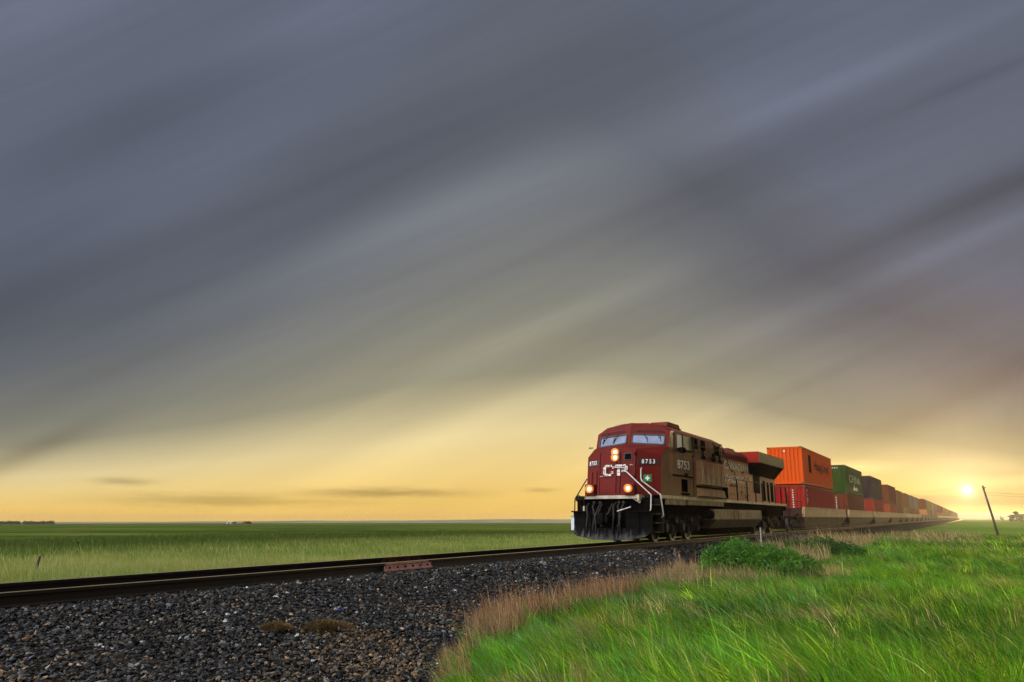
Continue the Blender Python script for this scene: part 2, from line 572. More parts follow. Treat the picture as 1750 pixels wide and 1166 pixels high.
def mat_ground():
    m, nt, b = new_mat('prairie_ground')
    pos = nt.new('ShaderNodeNewGeometry').outputs['Position']
    x, y, z = nt.sep(pos)
    big = nt.noise(pos, 0.012, 4, 0.55)
    mid = nt.noise(pos, 0.09, 5, 0.6)
    fine = nt.noise(pos, 3.0, 6, 0.75)
    left = nt.mix(nt.ss(big, 0.36, 0.66), (0.032, 0.052, 0.007, 1), (0.075, 0.100, 0.015, 1))
    left = nt.mix(nt.ss(mid, 0.52, 0.75, 0, 0.75), left, (0.15, 0.16, 0.045, 1))
    right = nt.mix(nt.ss(big, 0.36, 0.62), (0.040, 0.105, 0.008, 1), (0.075, 0.150, 0.014, 1))
    right = nt.mix(nt.ss(mid, 0.50, 0.72, 0, 0.7), right, (0.17, 0.16, 0.06, 1))
    uu = nt.dot(pos, RGT); vv = nt.dot(pos, FWD)
    strip = nt.noise(nt.vec(nt.mul(uu, 0.006), nt.mul(vv, 0.055), 0.0), 1.0, 4, 0.6)
    left = nt.mix(nt.ss(strip, 0.56, 0.66, 0, 0.8), left, (0.17, 0.17, 0.055, 1))
    left = nt.mix(nt.ss(strip, 0.46, 0.34, 0, 0.8), left, (0.016, 0.034, 0.005, 1))
    col = nt.mix(nt.ss(x, -3, 3), left, right)
    col = nt.mix(nt.ss(fine, 0.3, 0.75, 0, 0.55), col, (0.018, 0.030, 0.006, 1))
    nt.put(b.inputs['Base Color'], col)
    b.inputs['Roughness'].default_value = 0.95
    b.inputs['Specular IOR Level'].default_value = 0.0
    bp = nt.new('ShaderNodeBump'); bp.inputs['Strength'].default_value = 0.8; bp.inputs['Distance'].default_value = 0.12
    nt.put(bp.inputs['Height'], fine); nt.put(b.inputs['Normal'], bp.outputs[0])
    return m


o = np_obj('ground', np.stack([GX.ravel(), GY.ravel(), GZ.ravel()], -1), F, mat_ground(), smooth=True)
tag(o, kind='structure')

# distant low hills along the horizon
hm, hn, hb = new_mat('hill_land')
pos = hn.new('ShaderNodeNewGeometry').outputs['Position']
hn.put(hb.inputs['Base Color'], hn.mix(hn.ss(hn.noise(pos, 0.012, 5, 0.6), 0.35, 0.65), (0.05, 0.07, 0.03, 1), (0.12, 0.12, 0.06, 1)))
hb.inputs['Roughness'].default_value = 1.0
HV = []; HF = []
n = 160
for i in range(n + 1):
    a = R_(-75 + 150 * i / n) + BE * -1        # azimuth measured from +Y, clockwise positive
    azc = math.degrees(a) + math.degrees(BE)   # azimuth relative to the view
    t = i / n
    hgt = 3.0 + 5.0 * float(vnoise(azc, 0, 9.0, 4)) + 2.2 * float(vnoise(azc, 3, 2.3, 8))
    if azc < -14: hgt = hgt * max(0.25, 1 - (-14 - azc) / 12)
    base = -13.5 if azc < 27.5 else -3.0
    hgt = hgt + (3.0 if azc < 27.5 else 4.5)
    for rr, hh in ((1950, 0.0), (2060, 0.55), (2160, 1.0), (2300, 0.6), (2390, 0.0)):
        HV.append((11.25 + math.sin(a) * rr, math.cos(a) * rr, base + hgt * hh))
for i in range(n):
    for j in range(4):
        k = i * 5 + j
        HF.append((k, k + 5, k + 6, k + 1))
o = np_obj('hills', np.array(HV), np.array(HF), hm, smooth=True)
tag(o, kind='structure')

# ballast bed: the embankment the rails lie on
BY = np.concatenate([np.arange(-30, 90, 0.5), np.arange(90, 1100, 6.0)])
cols = []
for y in BY:
    b = float(xb(y))
    prof = [(-4.6, -1.25), (-3.9, -0.95), (-2.0, -0.32), (-1.35, -0.20), (0.0, -0.19), (1.25, -0.20), (1.7, -0.27),
            (1.7 + (b - 1.7) * 0.33, -0.50), (1.7 + (b - 1.7) * 0.66, -0.76), (b, -0.99), (b + 0.8, -1.25)]
    cols.append([(x, y, z + (0.06 * (float(vnoise(x, y, 0.8, 2)) - 0.5) if abs(x) > 1.3 else 0)) for x, z in prof])
k = len(cols[0])
BV = np.array([p for c in cols for p in c])
BF = np.array([(i * k + j, i * k + j + 1, (i + 1) * k + j + 1, (i + 1) * k + j) for i in range(len(cols) - 1) for j in range(k - 1)])
m, nt, b = new_mat('ballast_grit')
pos = nt.new('ShaderNodeNewGeometry').outputs['Position']
vo = nt.new('ShaderNodeTexVoronoi'); vo.inputs['Scale'].default_value = 15.0; nt.put(vo.inputs['Vector'], pos)
r_ = nt.sep(vo.outputs['Color'])[0]
cc = nt.ramp(r_, [(0, (0.006, 0.006, 0.007, 1)), (0.7, (0.020, 0.021, 0.024, 1)), (0.93, (0.05, 0.05, 0.052, 1)), (1.0, (0.11, 0.09, 0.06, 1))])
cc = nt.mix(nt.ss(nt.noise(pos, 0.9, 4, 0.6), 0.5, 0.7, 0, 0.7), cc, (0.05, 0.034, 0.018, 1))
nt.put(b.inputs['Base Color'], nt.vscale(cc, 0.6)); b.inputs['Roughness'].default_value = 1.0; b.inputs['Specular IOR Level'].default_value = 0.0
bp = nt.new('ShaderNodeBump'); bp.inputs['Strength'].default_value = 1.0; bp.inputs['Distance'].default_value = 0.05
nt.put(bp.inputs['Height'], vo.outputs['Distance']); bp.invert = True; nt.put(b.inputs['Normal'], bp.outputs[0])
o = np_obj('ballast_bed', BV, BF, m)
tag(o, kind='structure')


def ballast_z(x, y):
    b = xb(y)
    t = np.clip((x - 1.7) / np.maximum(b - 1.7, 0.1), 0, 1.3)
    return np.where(x < 1.7, -0.20 - 0.155 * np.maximum(x - 1.25, 0), -0.27 - 0.72 * t)


# loose ballast stones
def convex_rock(seed, flat):
    bm = bmesh.new()
    rg = random.Random(seed)
    for _ in range(11):
        v = Vector((rg.gauss(0, 1), rg.gauss(0, 1), rg.gauss(0, 1))).normalized() * rg.uniform(0.75, 1.0)
        bm.verts.new((v.x, v.y * 0.8, v.z * flat))
    r = bmesh.ops.convex_hull(bm, input=bm.verts)
    bmesh.ops.delete(bm, geom=[g for g in bm.verts if not g.link_faces], context='VERTS')
    bmesh.ops.triangulate(bm, faces=bm.faces)
    bm.verts.index_update()
    V = np.array([v.co[:] for v in bm.verts]); F = np.array([[q.index for q in f.verts] for f in bm.faces])
    bm.free()
    return V, F


PROTO = [convex_rock(s, fl) for s, fl in zip(range(12), [0.4, 0.5, 0.6, 0.45, 0.7, 0.35, 0.55, 0.5, 0.65, 0.4, 0.6, 0.5])]


def rotmats(n, tilt):
    yaw = RNG.uniform(0, 2 * np.pi, n); a = RNG.normal(0, tilt, n); b = RNG.normal(0, tilt, n)
    cy, sy, ca, sa, cb, sb = np.cos(yaw), np.sin(yaw), np.cos(a), np.sin(a), np.cos(b), np.sin(b)
    Rz = np.zeros((n, 3, 3)); Rz[:, 0, 0] = cy; Rz[:, 0, 1] = -sy; Rz[:, 1, 0] = sy; Rz[:, 1, 1] = cy; Rz[:, 2, 2] = 1
    Rx = np.zeros((n, 3, 3)); Rx[:, 0, 0] = 1; Rx[:, 1, 1] = ca; Rx[:, 1, 2] = -sa; Rx[:, 2, 1] = sa; Rx[:, 2, 2] = ca
    Ry = np.zeros((n, 3, 3)); Ry[:, 1, 1] = 1; Ry[:, 0, 0] = cb; Ry[:, 0, 2] = sb; Ry[:, 2, 0] = -sb; Ry[:, 2, 2] = cb
    return Rx @ Ry @ Rz


def scatter_rocks(name, x, y, z, size, col, mat, tilt=0.45):
    n = len(x)
    which = RNG.integers(0, len(PROTO), n)
    Rm = rotmats(n, tilt)
    sc = size[:, None] * RNG.uniform(0.75, 1.25, (n, 3))
    VV = []; FF = []; CC = []; base = 0
    for w in range(len(PROTO)):
        ids = np.where(which == w)[0]
        if not len(ids): continue
        V, F = PROTO[w]
        pv = V[None] * sc[ids][:, None, :]
        pv = np.einsum('nij,nkj->nki', Rm[ids], pv) + np.stack([x, y, z], -1)[ids][:, None, :]
        VV.append(pv.reshape(-1, 3))
        FF.append((F[None] + (np.arange(len(ids)) * len(V))[:, None, None] + base).reshape(-1, 3))
        CC.append(np.repeat(col[ids], len(V), 0))
        base += len(ids) * len(V)
    return np_obj(name, np.concatenate(VV), np.concatenate(FF), mat, np.concatenate(CC))


def stone_colours(n, x, y):
    g = np.exp(RNG.normal(math.log(0.0145), 0.85, n))
    hue = RNG.normal(0, .07, n)
    col = np.stack([g * (1.03 + hue), g, g * (0.96 - hue)], -1)
    u = RNG.random(n)
    brown = np.clip(np.clip((fbm(x, y, 1.3, 40) - 0.50) * 5, 0, 1) * np.clip((x - 2.2) / 1.5, 0, 1) + np.exp(-((x - 5.0) / .9) ** 2 - ((y - 8.2) / 1.2) ** 2), 0, 1)
    isb = RNG.random(n) < 0.035 + 0.6 * brown
    col[isb] = (np.array([0.085, 0.055, 0.028]) * RNG.uniform(0.5, 1.8, (n, 1)))[isb]
    col[u < 0.011] = np.array([0.24, 0.16, 0.09]); col[(u > 0.018) & (u < 0.024)] = np.array([0.34, 0.33, 0.32])
    col[(u > 0.028) & (u < 0.04)] = np.array([0.10, 0.125, 0.125])
    return col


m, nt, b = new_mat('ballast_stone')
at = nt.new('ShaderNodeAttribute', attribute_name='Col')
pos = nt.new('ShaderNodeNewGeometry').outputs['Position']
sp = nt.noise(pos, 60, 4, 0.7)
nt.put(b.inputs['Base Color'], nt.vscale(at.outputs['Color'], nt.ss(sp, 0.25, 0.75, 0.55, 1.45)))
b.inputs['Roughness'].default_value = 0.7; b.inputs['Specular IOR Level'].default_value = 0.2
STONE = m
# near band dense, thinning with distance (stones get larger so the count stays sane)
def band(y0, y1, dens, s0, s1, xlo=0.86, xpad=0.5):
    n = int((y1 - y0) * 8.1 * dens)
    y = RNG.uniform(y0, y1, n); x = RNG.uniform(xlo, 9.0, n)
    keep = x < xb(y) + xpad * RNG.random(n)
    x, y = x[keep], y[keep]
    s = np.exp(RNG.uniform(math.log(s0), math.log(s1), len(x)))
    return x, y, s


bx = [band(1.0, 15, 640, 0.013, 0.047), band(15, 30, 330, 0.024, 0.056), band(30, 62, 130, 0.04, 0.075)]
x = np.concatenate([q[0] for q in bx]); y = np.concatenate([q[1] for q in bx]); s = np.concatenate([q[2] for q in bx])
z = ballast_z(x, y) + s * RNG.uniform(0.0, 0.7, len(x))
o = scatter_rocks('ballast_stones', x, y, z, s, stone_colours(len(x), x, y), STONE)
tag(o, kind='stuff')

# ------------------------------------------------------------------ materials for the train
RED = mat_paint('red_loco_paint', (0.098, 0.0058, 0.0036), dirt=(0.060, 0.013, 0.008), amount=0.36, rough=0.5, spec=0.08)
SIDE = mat_paint('dusty_loco_side', (0.135, 0.046, 0.032), dirt=(0.26, 0.155, 0.062), amount=0.38, rough=0.85, streak=5.0, low=(1.4, 3.3, 0.9), spec=0.05)
HOOD = mat_paint('sooty_hood_paint', (0.27, 0.092, 0.044), dirt=(0.40, 0.20, 0.085), amount=0.55, rough=0.7, streak=7.0, rust=0.5)
ROOF = mat_paint('dark_red_roof', (0.14, 0.016, 0.012), dirt=(0.08, 0.03, 0.02), amount=0.4, rough=0.8, spec=0.04)
SILL = mat_paint('grimy_sill', (0.50, 0.40, 0.24), dirt=(0.22, 0.15, 0.08), amount=0.45, rough=0.7)
WHITEST = mat_paint('dirty_white_sill', (0.44, 0.40, 0.32), dirt=(0.20, 0.15, 0.10), amount=0.45, rough=0.6)
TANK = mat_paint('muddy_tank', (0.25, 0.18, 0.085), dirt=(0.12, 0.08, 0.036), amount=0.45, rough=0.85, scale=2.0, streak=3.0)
TANKLOW = mat_paint('shaded_tank_belly', (0.045, 0.036, 0.016), dirt=(0.016, 0.013, 0.008), amount=0.45, rough=0.8, scale=2.0)  # darker copy of the tank side; shade under the bevel put into colour
BLACK = mat_plain('black_iron', (0.006, 0.0055, 0.005), 0.9, 0.0, 0.5, 5, 0.0)
SHADE_BLK = mat_plain('shade_black', (0.003, 0.0025, 0.0025), 1.0, 0.0, 0.4, 5, 0.0)  # near black that paints in the shade of recesses and undersides
TRUCK = mat_paint('caked_truck_iron', (0.006, 0.0045, 0.003), dirt=(0.085, 0.062, 0.026), amount=0.20, rough=0.9, scale=3.0, streak=2.0)  # caked iron; near-black base also carries the shadow under the train
STEEL = mat_plain('worn_steel', (0.35, 0.33, 0.30), 0.35, 0.9, 0.3, 14)
WHEEL = mat_plain('wheel_steel', (0.014, 0.011, 0.009), 0.6, 0.3, 0.4, 10)
PLOW = mat_paint('plow_black', (0.004, 0.0037, 0.0035), dirt=(0.075, 0.072, 0.07), amount=0.05, rough=0.9, spec=0.04, low=(0.05, 0.48, 0.75), scale=2.0)
WHITE = mat_plain('white_lettering', (0.72, 0.70, 0.66), 0.6, 0, 0.25, 9)
HANDW = mat_plain('white_handrail', (0.36, 0.34, 0.31), 0.6, 0, 0.3, 12)
HANDB = mat_plain('dark_handrail', (0.012, 0.009, 0.007), 0.8, 0, 0.4, 12, .03)
GASKET = mat_plain('window_rubber', (0.010, 0.009, 0.009), 0.6, 0, 0.2, 10)
GREEN = mat_plain('green_sign', (0.02, 0.16, 0.045), 0.5, 0, 0.2, 10)
HOSE = mat_plain('rubber_hose', (0.022, 0.019, 0.016), 0.7, 0, 0.4, 20, .1)
BOARD = mat_plain('number_board', (0.022, 0.008, 0.007), 0.4, 0, 0.2, 10)
BEAM = mat_lamp('lamp_beam', (1.0, 0.78, 0.38), 9.0)
BOWL = mat_lamp('lamp_halo_reflector', (1.0, 0.34, 0.04), 0.62, (0.16, 0.05, 0.01, 1))  # reflector given its own orange glow, standing for the halo round the lamp


def mat_glass(name, tint, rough=0.12, metal=0.75):
    m, nt, b = new_mat(name)
    n = nt.noise(objco(nt), 3.0, 4, 0.6)
    nt.put(b.inputs['Base Color'], nt.mix(nt.ss(n, 0.35, 0.65), c4([c * 0.75 for c in tint]), c4(tint)))
    b.inputs['Metallic'].default_value = metal
    b.inputs['Roughness'].default_value = rough
    return m


GLASS = mat_glass('windshield_glass', (0.075, 0.086, 0.125), 0.10, 0.85)
GLASS2 = mat_plain('grey_green_glass', (0.10, 0.095, 0.06), 0.6, 0, 0.2, 4, .02)
GLASS3 = mat_plain('sky_pale_sliding_glass', (0.32, 0.33, 0.31), 0.6, 0, 0.15, 4, .03)  # matte pane; its sky reflection is put in as pale colour
GLASSD = mat_plain('dark_glass', (0.005, 0.004, 0.004), 1.0, 0, 0.3, 4, 0.0)
TAN = mat_plain('olive_window_frame', (0.10, 0.075, 0.036), 0.8, 0, 0.3, 8, .05)

# ------------------------------------------------------------------ railway track
RAILSIDE = mat_paint('rail_web', (0.010, 0.008, 0.007), dirt=(0.045, 0.022, 0.012), amount=0.22, rough=0.8, streak=1.5)
RAILTOP = mat_plain('rail_running_surface', (0.55, 0.42, 0.25), 0.28, 1.0, 0.25, 30)
JOINT = mat_paint('rusty_joint', (0.52, 0.28, 0.235), dirt=(0.20, 0.085, 0.06), amount=0.42, rough=0.85, scale=6.0)
JOINT2 = mat_paint('dark_rust_joint', (0.085, 0.022, 0.012), dirt=(0.03, 0.010, 0.006), amount=0.42, rough=0.9, scale=6.0)
track = empty('railway_track', (0, 0, -0.18), 'single straight railway track of two dark steel rails on dark ballast, running under the train', 'railway track')


def add_rail(xc):
    T = MB((0, 0, -0.18))
    prof = [(-.070, -.18), (.070, -.18), (.070, -.165), (.012, -.145), (.010, -.048), (.037, -.040), (.037, -.006), (.032, -.0005),
            (-.032, -.0005), (-.037, -.006), (-.037, -.040), (-.010, -.048), (-.012, -.145), (-.070, -.165)]
    T.pry([(xc + a, b) for a, b in prof], -40, 1090)
    r = T.build('rail', RAILSIDE, track)
    T = MB((0, 0, -0.18))
    T.box(xc - .034, xc + .034, -40, 1090, 0.0, 0.004)
    t = T.build('running_surface', RAILTOP, r)
    return r


for xc in (-.7525, .7525):
    r = add_rail(xc)
    J = MB((0, 0, -0.18))
    y0, y1 = (13.5, 15.15) if xc > 0 else (15.35, 16.9)
    for sgn in (1, -1):
        x0, x1 = sorted((xc + sgn * .012, xc + sgn * .034))
        J.prx([(y0, -.150), (y1, -.150), (y1, -.05), (y0, -.05)], x0, x1)
        x0, x1 = sorted((xc + sgn * .02, xc + sgn * .072))
        J.prx([(y0, -.163), (y1, -.163), (y1, -.128), (y0, -.128)], x0, x1)
        J.box(min(xc + sgn * .0375, xc + sgn * .0415), max(xc + sgn * .0375, xc + sgn * .0415), y0 + .02, y1 - .12, -.039, -.008)
    J.build('joint_bar', JOINT if xc > 0 else JOINT2, r, bevel=.004)
    Bl = MB((0, 0, -0.18))
    for i in range(6):
        yy = y0 + .16 + i * (y1 - y0 - .32) / 5
        s_ = 1
        Bl.lathe((xc + .034, yy, -.095), (1, 0, 0), [(0, .020), (.018, .020), (.018, .011), (.034, .011)], 8)
    Bl.build('bolt', BLACK, r, split=True)

# ------------------------------------------------------------------ locomotive
LY = 28.15
LO = (0, LY, 0)
loco = empty('locomotive', LO, 'dusty red diesel locomotive with lit headlights at the head of the train, numbered 8753', 'locomotive')


def yn(x, z):         # nose front surface
    ax = abs(x)
    return 28.15 + .07 * min(ax, .7) / .7 + max(0, ax - .7) / .78 * .58 + .15 * (z - 1.7)


def ztop(x):
    ax = abs(x)
    return 3.56 - .20 * ax if ax <= .7 else 3.42 - .29 * (ax - .7)


# nose: front facets, sloping hood top and sides
N = MB(LO)
cx = [-1.48, -.7, 0, .7, 1.48]
zb = 1.72
rear = {-1.48: 3.58, -.7: 3.68, 0: 3.74, .7: 3.68, 1.48: 3.58}
for a, b in zip(cx[:-1], cx[1:]):
    N.cur = 0
    N.poly([(a, yn(a, zb), zb), (b, yn(b, zb), zb), (b, yn(b, ztop(b)), ztop(b)), (a, yn(a, ztop(a)), ztop(a))])
    N.poly([(a, yn(a, ztop(a)), ztop(a)), (b, yn(b, ztop(b)), ztop(b)), (b, 29.75, rear[b]), (a, 29.75, rear[a])])
for s in (-1, 1):
    N.cur = 1
    x = 1.48 * s
    N.poly([(x, yn(x, zb), zb), (x * 1.012, 29.75, zb), (x * 1.012, 29.75, 3.58), (x, yn(x, 3.19), ztop(1.48))])
N.poly([(a, yn(a, zb), zb) for a in cx] + [(1.498, 29.75, zb), (-1.498, 29.75, zb)])
nose = N.build('nose', [RED, SIDE], loco, bevel=.035)

# nose fittings
P = MB(LO)       # seams and vertical battens
def vstrip(x, z0, z1, w, t):
    P.solid([(x - w, yn(x - w, z0) + .004, z0), (x + w, yn(x + w, z0) + .004, z0), (x + w, yn(x + w, z0) - t, z0), (x - w, yn(x - w, z0) - t, z0)],
            [(x - w, yn(x - w, z1) + .004, z1), (x + w, yn(x + w, z1) + .004, z1), (x + w, yn(x + w, z1) - t, z1), (x - w, yn(x - w, z1) - t, z1)])
for x in (-.03, .13, .70, -.72): vstrip(x, 1.78, 3.30, .012, .010)
P.build('panel_seam', BLACK, nose)
P = MB(LO)
for i in range(14):
    z = 2.95 + i * .04
    P.lathe((.055, yn(.055, z), z), (0, -1, 0), [(0, .009), (.009, .006)], 6)
P.build('rivet', WHITEST, nose, split=True)
P = MB(LO); vstrip(-.95, 1.8, 2.62, .05, .05); vstrip(-1.22, 1.8, 2.60, .04, .05)
P.build('ribbed_panel', ROOF, nose, split=True)
P = MB(LO)
for x, z in ((.69, 3.22), (.69, 2.35), (.69, 1.95)):
    P.box(x - .03, x + .03, yn(x, z) - .03, yn(x, z) + .01, z - .06, z + .06)
P.build('door_hinge', BLACK, nose, split=True)


def front_panel(name, x0, x1, z0, z1, mat, parent, out=.012, inset=.012):
    q = MB(LO)
    A = [(x0, z0), (x1, z0), (x1, z1), (x0, z1)]
    q.solid([(x, yn(x, z) + inset, z) for x, z in A], [(x, yn(x, z) - out, z) for x, z in A])
    return q.build(name, mat, parent, bevel=.006)


w = front_panel('nose_window', .25, .57, 2.99, 3.27, GASKET, nose, .02)
front_panel('pane', .285, .535, 3.02, 3.24, GLASSD, w, .024)
for s in (-1, 1):
    xs = sorted((s * .76, s * 1.43))
    nb = front_panel('number_board', xs[0], xs[1], 2.82, 3.035, BOARD, loco, .02)
    u = Vector((xs[1], yn(xs[1], 2.93), 0)) - Vector((xs[0], yn(xs[0], 2.93), 0))
    mid = (xs[0] + xs[1]) / 2
    nrm = Vector((u.y, -u.x, 0)).normalized()
    T = MB(LO)
    org = Vector((mid, yn(mid, 2.945), 2.945)) + nrm * .034
    put_text(T, '8 7 5 3', .50, .16, org - u.normalized() * .02, u, (0, .15, 1))
    T.build('board_digits', WHITE, nb, fix=False)
sg = front_panel('safety_sign', .95, 1.20, 2.20, 2.46, GREEN, loco, .018)
T = MB(LO)
u = Vector((.78, .58, 0)).normalized()
org = Vector((1.075, yn(1.075, 2.33) - .026, 2.33))
put_rects(T, [[(-.028, -.085), (.028, -.085), (.028, .085), (-.028, .085)], [(-.085, -.028), (-.028, -.028), (-.028, .028), (-.085, .028)], [(.028, -.028), (.085, -.028), (.085, .028), (.028, .028)]], org, u, (0, .15, 1))
T.build('sign_cross', WHITE, sg, fix=False)
# faded block letters across the nose doors
WORN, nt, b = new_mat('worn_white_letters')
nn = nt.noise(objco(nt), 16, 5, 0.75)
nt.put(b.inputs['Base Color'], nt.mix(nt.ss(nn, 0.47, 0.56), (0.50, 0.46, 0.42, 1), (0.15, 0.02, 0.014, 1)))
b.inputs['Roughness'].default_value = 0.6
NUMW = mat_plain('number_paint', (0.58, 0.53, 0.45), 0.85, 0, 0.3, 7, .03)
FADED, nt, b = new_mat('faded_side_letters')
nn = nt.noise(objco(nt), 7, 5, 0.7)
nt.put(b.inputs['Base Color'], nt.mix(nt.ss(nn, 0.53, 0.66), (0.62, 0.53, 0.41, 1), (0.28, 0.15, 0.085, 1)))
b.inputs['Roughness'].default_value = 0.85; b.inputs['Specular IOR Level'].default_value = 0.03
T = MB(LO)
org = Vector((-.05, yn(.0, 2.63) - .030, 2.63)); U = (1, 0, 0); V = (0, .15, 1)
Cc = [[(-.50, -.13), (-.38, -.13), (-.38, .13), (-.50, .13)], [(-.44, .13), (-.14, .13), (-.14, .21), (-.44, .21)], [(-.14, .06), (-.06, .06), (-.06, .15), (-.14, .15)],
      [(-.47, -.21), (-.16, -.21), (-.16, -.13), (-.47, -.13)], [(-.62, -.225), (-.50, -.225), (-.50, -.205), (-.62, -.205)], [(-.19, -.13), (-.09, -.13), (-.09, -.03), (-.19, -.03)]]
Pp = [[(.06, -.21), (.18, -.21), (.18, .13), (.06, .13)], [(-.02, .14), (.40, .14), (.40, .21), (-.02, .21)], [(.36, .00), (.48, .00), (.48, .15), (.36, .15)], [(.24, -.07), (.42, -.07), (.42, .01), (.24, .01)]]
put_rects(T, Cc + Pp, org, U, V)
put_rects(T, [[(.50 + i * .045, .17), (.53 + i * .045, .17), (.53 + i * .045, .21), (.50 + i * .045, .21)] for i in range(3)], org + Vector((.05, .02, 0)), U, V)
T.build('nose_lettering', WORN, loco, fix=False)


def lamp(parent_name, x, y, z, r, nx=0):
    q = MB(LO)
    q.lathe((x, y, z), (0, -1, 0), [(-.05, r * 1.75), (.05, r * 1.75), (.06, r * 1.5), (.0, r * .9)], 20)
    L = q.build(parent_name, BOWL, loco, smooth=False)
    q = MB(LO)
    q.lathe((x, y, z), (0, -1, 0), [(.002, r * .72), (.03, r * .6), (.045, r * .3)], 20)
    q.build('lens', BEAM, L, smooth=True)
    return L


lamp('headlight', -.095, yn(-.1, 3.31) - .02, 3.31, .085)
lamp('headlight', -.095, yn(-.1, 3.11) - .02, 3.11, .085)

# windshield wall and cab
def yw(x, z):
    zl = 3.72 - .093 * abs(x)
    return 29.58 + .20 * abs(x) + (z - zl) * .42


K = MB(LO)
PR = [(0, 3.70), (1.5, 3.55), (1.5, 4.18), (1.10, 4.43), (.45, 4.53), (0, 4.56)]
for s in (-1, 1):
    K.cur = 0
    K.poly([(s * x, yw(x, z), z) for x, z in PR])
    back = 37.55
    K.poly([(s * 1.5, yw(1.5, 3.55), 3.55), (s * 1.5, yw(1.5, 4.18), 4.18), (s * 1.5, 30.6, 4.24), (s * 1.5, 30.6, 3.55)])
    ro = [(1.5, 4.24), (1.10, 4.47), (.45, 4.60), (0, 4.62)]
    fr = PR[2:]
    for i in range(3):
        K.poly([(s * fr[i][0], yw(*fr[i]), fr[i][1]), (s * fr[i + 1][0], yw(*fr[i + 1]), fr[i + 1][1]), (s * ro[i + 1][0], 30.6, ro[i + 1][1]), (s * ro[i][0], 30.6, ro[i][1])])
        K.cur = 2
        K.poly([(s * ro[i][0], 30.6, ro[i][1]), (s * ro[i + 1][0], 30.6, ro[i + 1][1]), (s * ro[i + 1][0], back, ro[i + 1][1]), (s * ro[i][0], back, ro[i][1])])
        K.cur = 0
    K.cur = 1
    K.poly([(s * 1.5, 29.75, zb), (s * 1.5, back, zb), (s * 1.5, back, 4.24), (s * 1.5, 30.6, 4.24), (s * 1.5, 30.6, 3.55), (s * 1.5, 29.75, 3.55)])
K.cur = 1
K.poly([(-1.5, back, zb), (1.5, back, zb), (1.5, back, 4.24), (1.10, back, 4.47), (.45, back, 4.60), (0, back, 4.62), (-.45, back, 4.60), (-1.10, back, 4.47), (-1.5, back, 4.24)])
cab = K.build('cab', [RED, SIDE, ROOF], loco, bevel=.03)


def rrect(x0, x1, z00, z01, z10, z11, r, n=5):
    """rounded quadrilateral in (x, z): bottom z00->z10, top z01->z11"""
    P_ = [(x0, z00), (x1, z10), (x1, z11), (x0, z01)]
    out = []
    for i in range(4):
        p = Vector(P_[i]); a = Vector(P_[i - 1]); c = Vector(P_[(i + 1) % 4])
        da = (a - p).normalized() * r; dc = (c - p).normalized() * r
        for k in range(n + 1):
            t = k / n
            out.append(tuple((p + da) * (1 - t) ** 2 + p * 2 * t * (1 - t) + (p + dc) * t * t))
    return out


for s in (-1, 1):
    q = MB(LO)
    ring = rrect(.10, 1.36, 3.715, 4.12, 3.625, 4.05, .09)
    inner = rrect(.145, 1.315, 3.765, 4.075, 3.675, 4.005, .07)
    for i in range(len(ring)):
        j = (i + 1) % len(ring)
        f = lambda pt, o: (s * pt[0], yw(*pt) - o, pt[1])
        q.poly([f(ring[i], .035), f(ring[j], .035), f(inner[j], .035), f(inner[i], .035)])
        q.poly([f(ring[i], -.01), f(ring[j], -.01), f(ring[j], .035), f(ring[i], .035)])
        q.poly([f(inner[i], .035), f(inner[j], .035), f(inner[j], .0), f(inner[i], .0)])
    ws = q.build('windshield', GASKET, loco)
    q = MB(LO)
    q.solid([(s * a, yw(a, b_) + .002, b_) for a, b_ in inner], [(s * a, yw(a, b_) - .012, b_) for a, b_ in inner])
    q.build('pane', GLASS, ws)
    q = MB(LO)
    o_ = lambda a, b_, d=.05: (s * a, yw(a, b_) - d, b_)
    q.tube([o_(.22, 4.22, .03), o_(.30, 4.25, .07), o_(1.22, 4.20, .07), o_(1.30, 4.15, .03)], .014, 6)
    for a in (.52, 1.02):
        q.tube([o_(a, 4.23, .07), o_(a + .03, 4.10, .06), o_(a + .18, 3.86, .045)], .013, 6)
        q.tube([o_(a + .15, 3.98, .04), o_(a + .19, 3.78, .04)], .016, 6)
    q.build('wiper', GASKET, ws)
    q = MB(LO)
    q.tube([o_(.16, 3.70, .02), o_(.16, 3.62, .03)], .03, 8)
    q.build('washer_jet', BLACK, ws)
# roof fittings
q = MB(LO); q.prx([(31.3, 4.52), (33.1, 4.52), (32.9, 4.72), (31.5, 4.72)], .25, 1.0); q.build('air_conditioner', ROOF, cab, bevel=.03)
q = MB(LO)
q.tube([(-.95, 30.6, 4.46), (-.92, 30.6, 4.60), (-.50, 30.6, 4.63), (-.48, 30.6, 4.55)], .012, 6)
q.tube([(-.95, 30.9, 4.46), (-.92, 30.9, 4.60), (-.50, 30.9, 4.63), (-.48, 30.9, 4.55)], .012, 6)
q.build('roof_grab_rail', HANDW, cab, split=True)
q = MB(LO); q.lathe((.65, 33.9, 4.6), (0, 0, 1), [(0, .14), (.05, .14), (.09, .02)], 14); q.build('antenna', WHITEST, cab)
q = MB(LO); q.lathe((-1.52, 29.6, 3.62), (-1, 0, 0), [(0, .03), (.08, .04), (.16, .05)], 10); q.build('marker_lamp', WHITEST, cab)

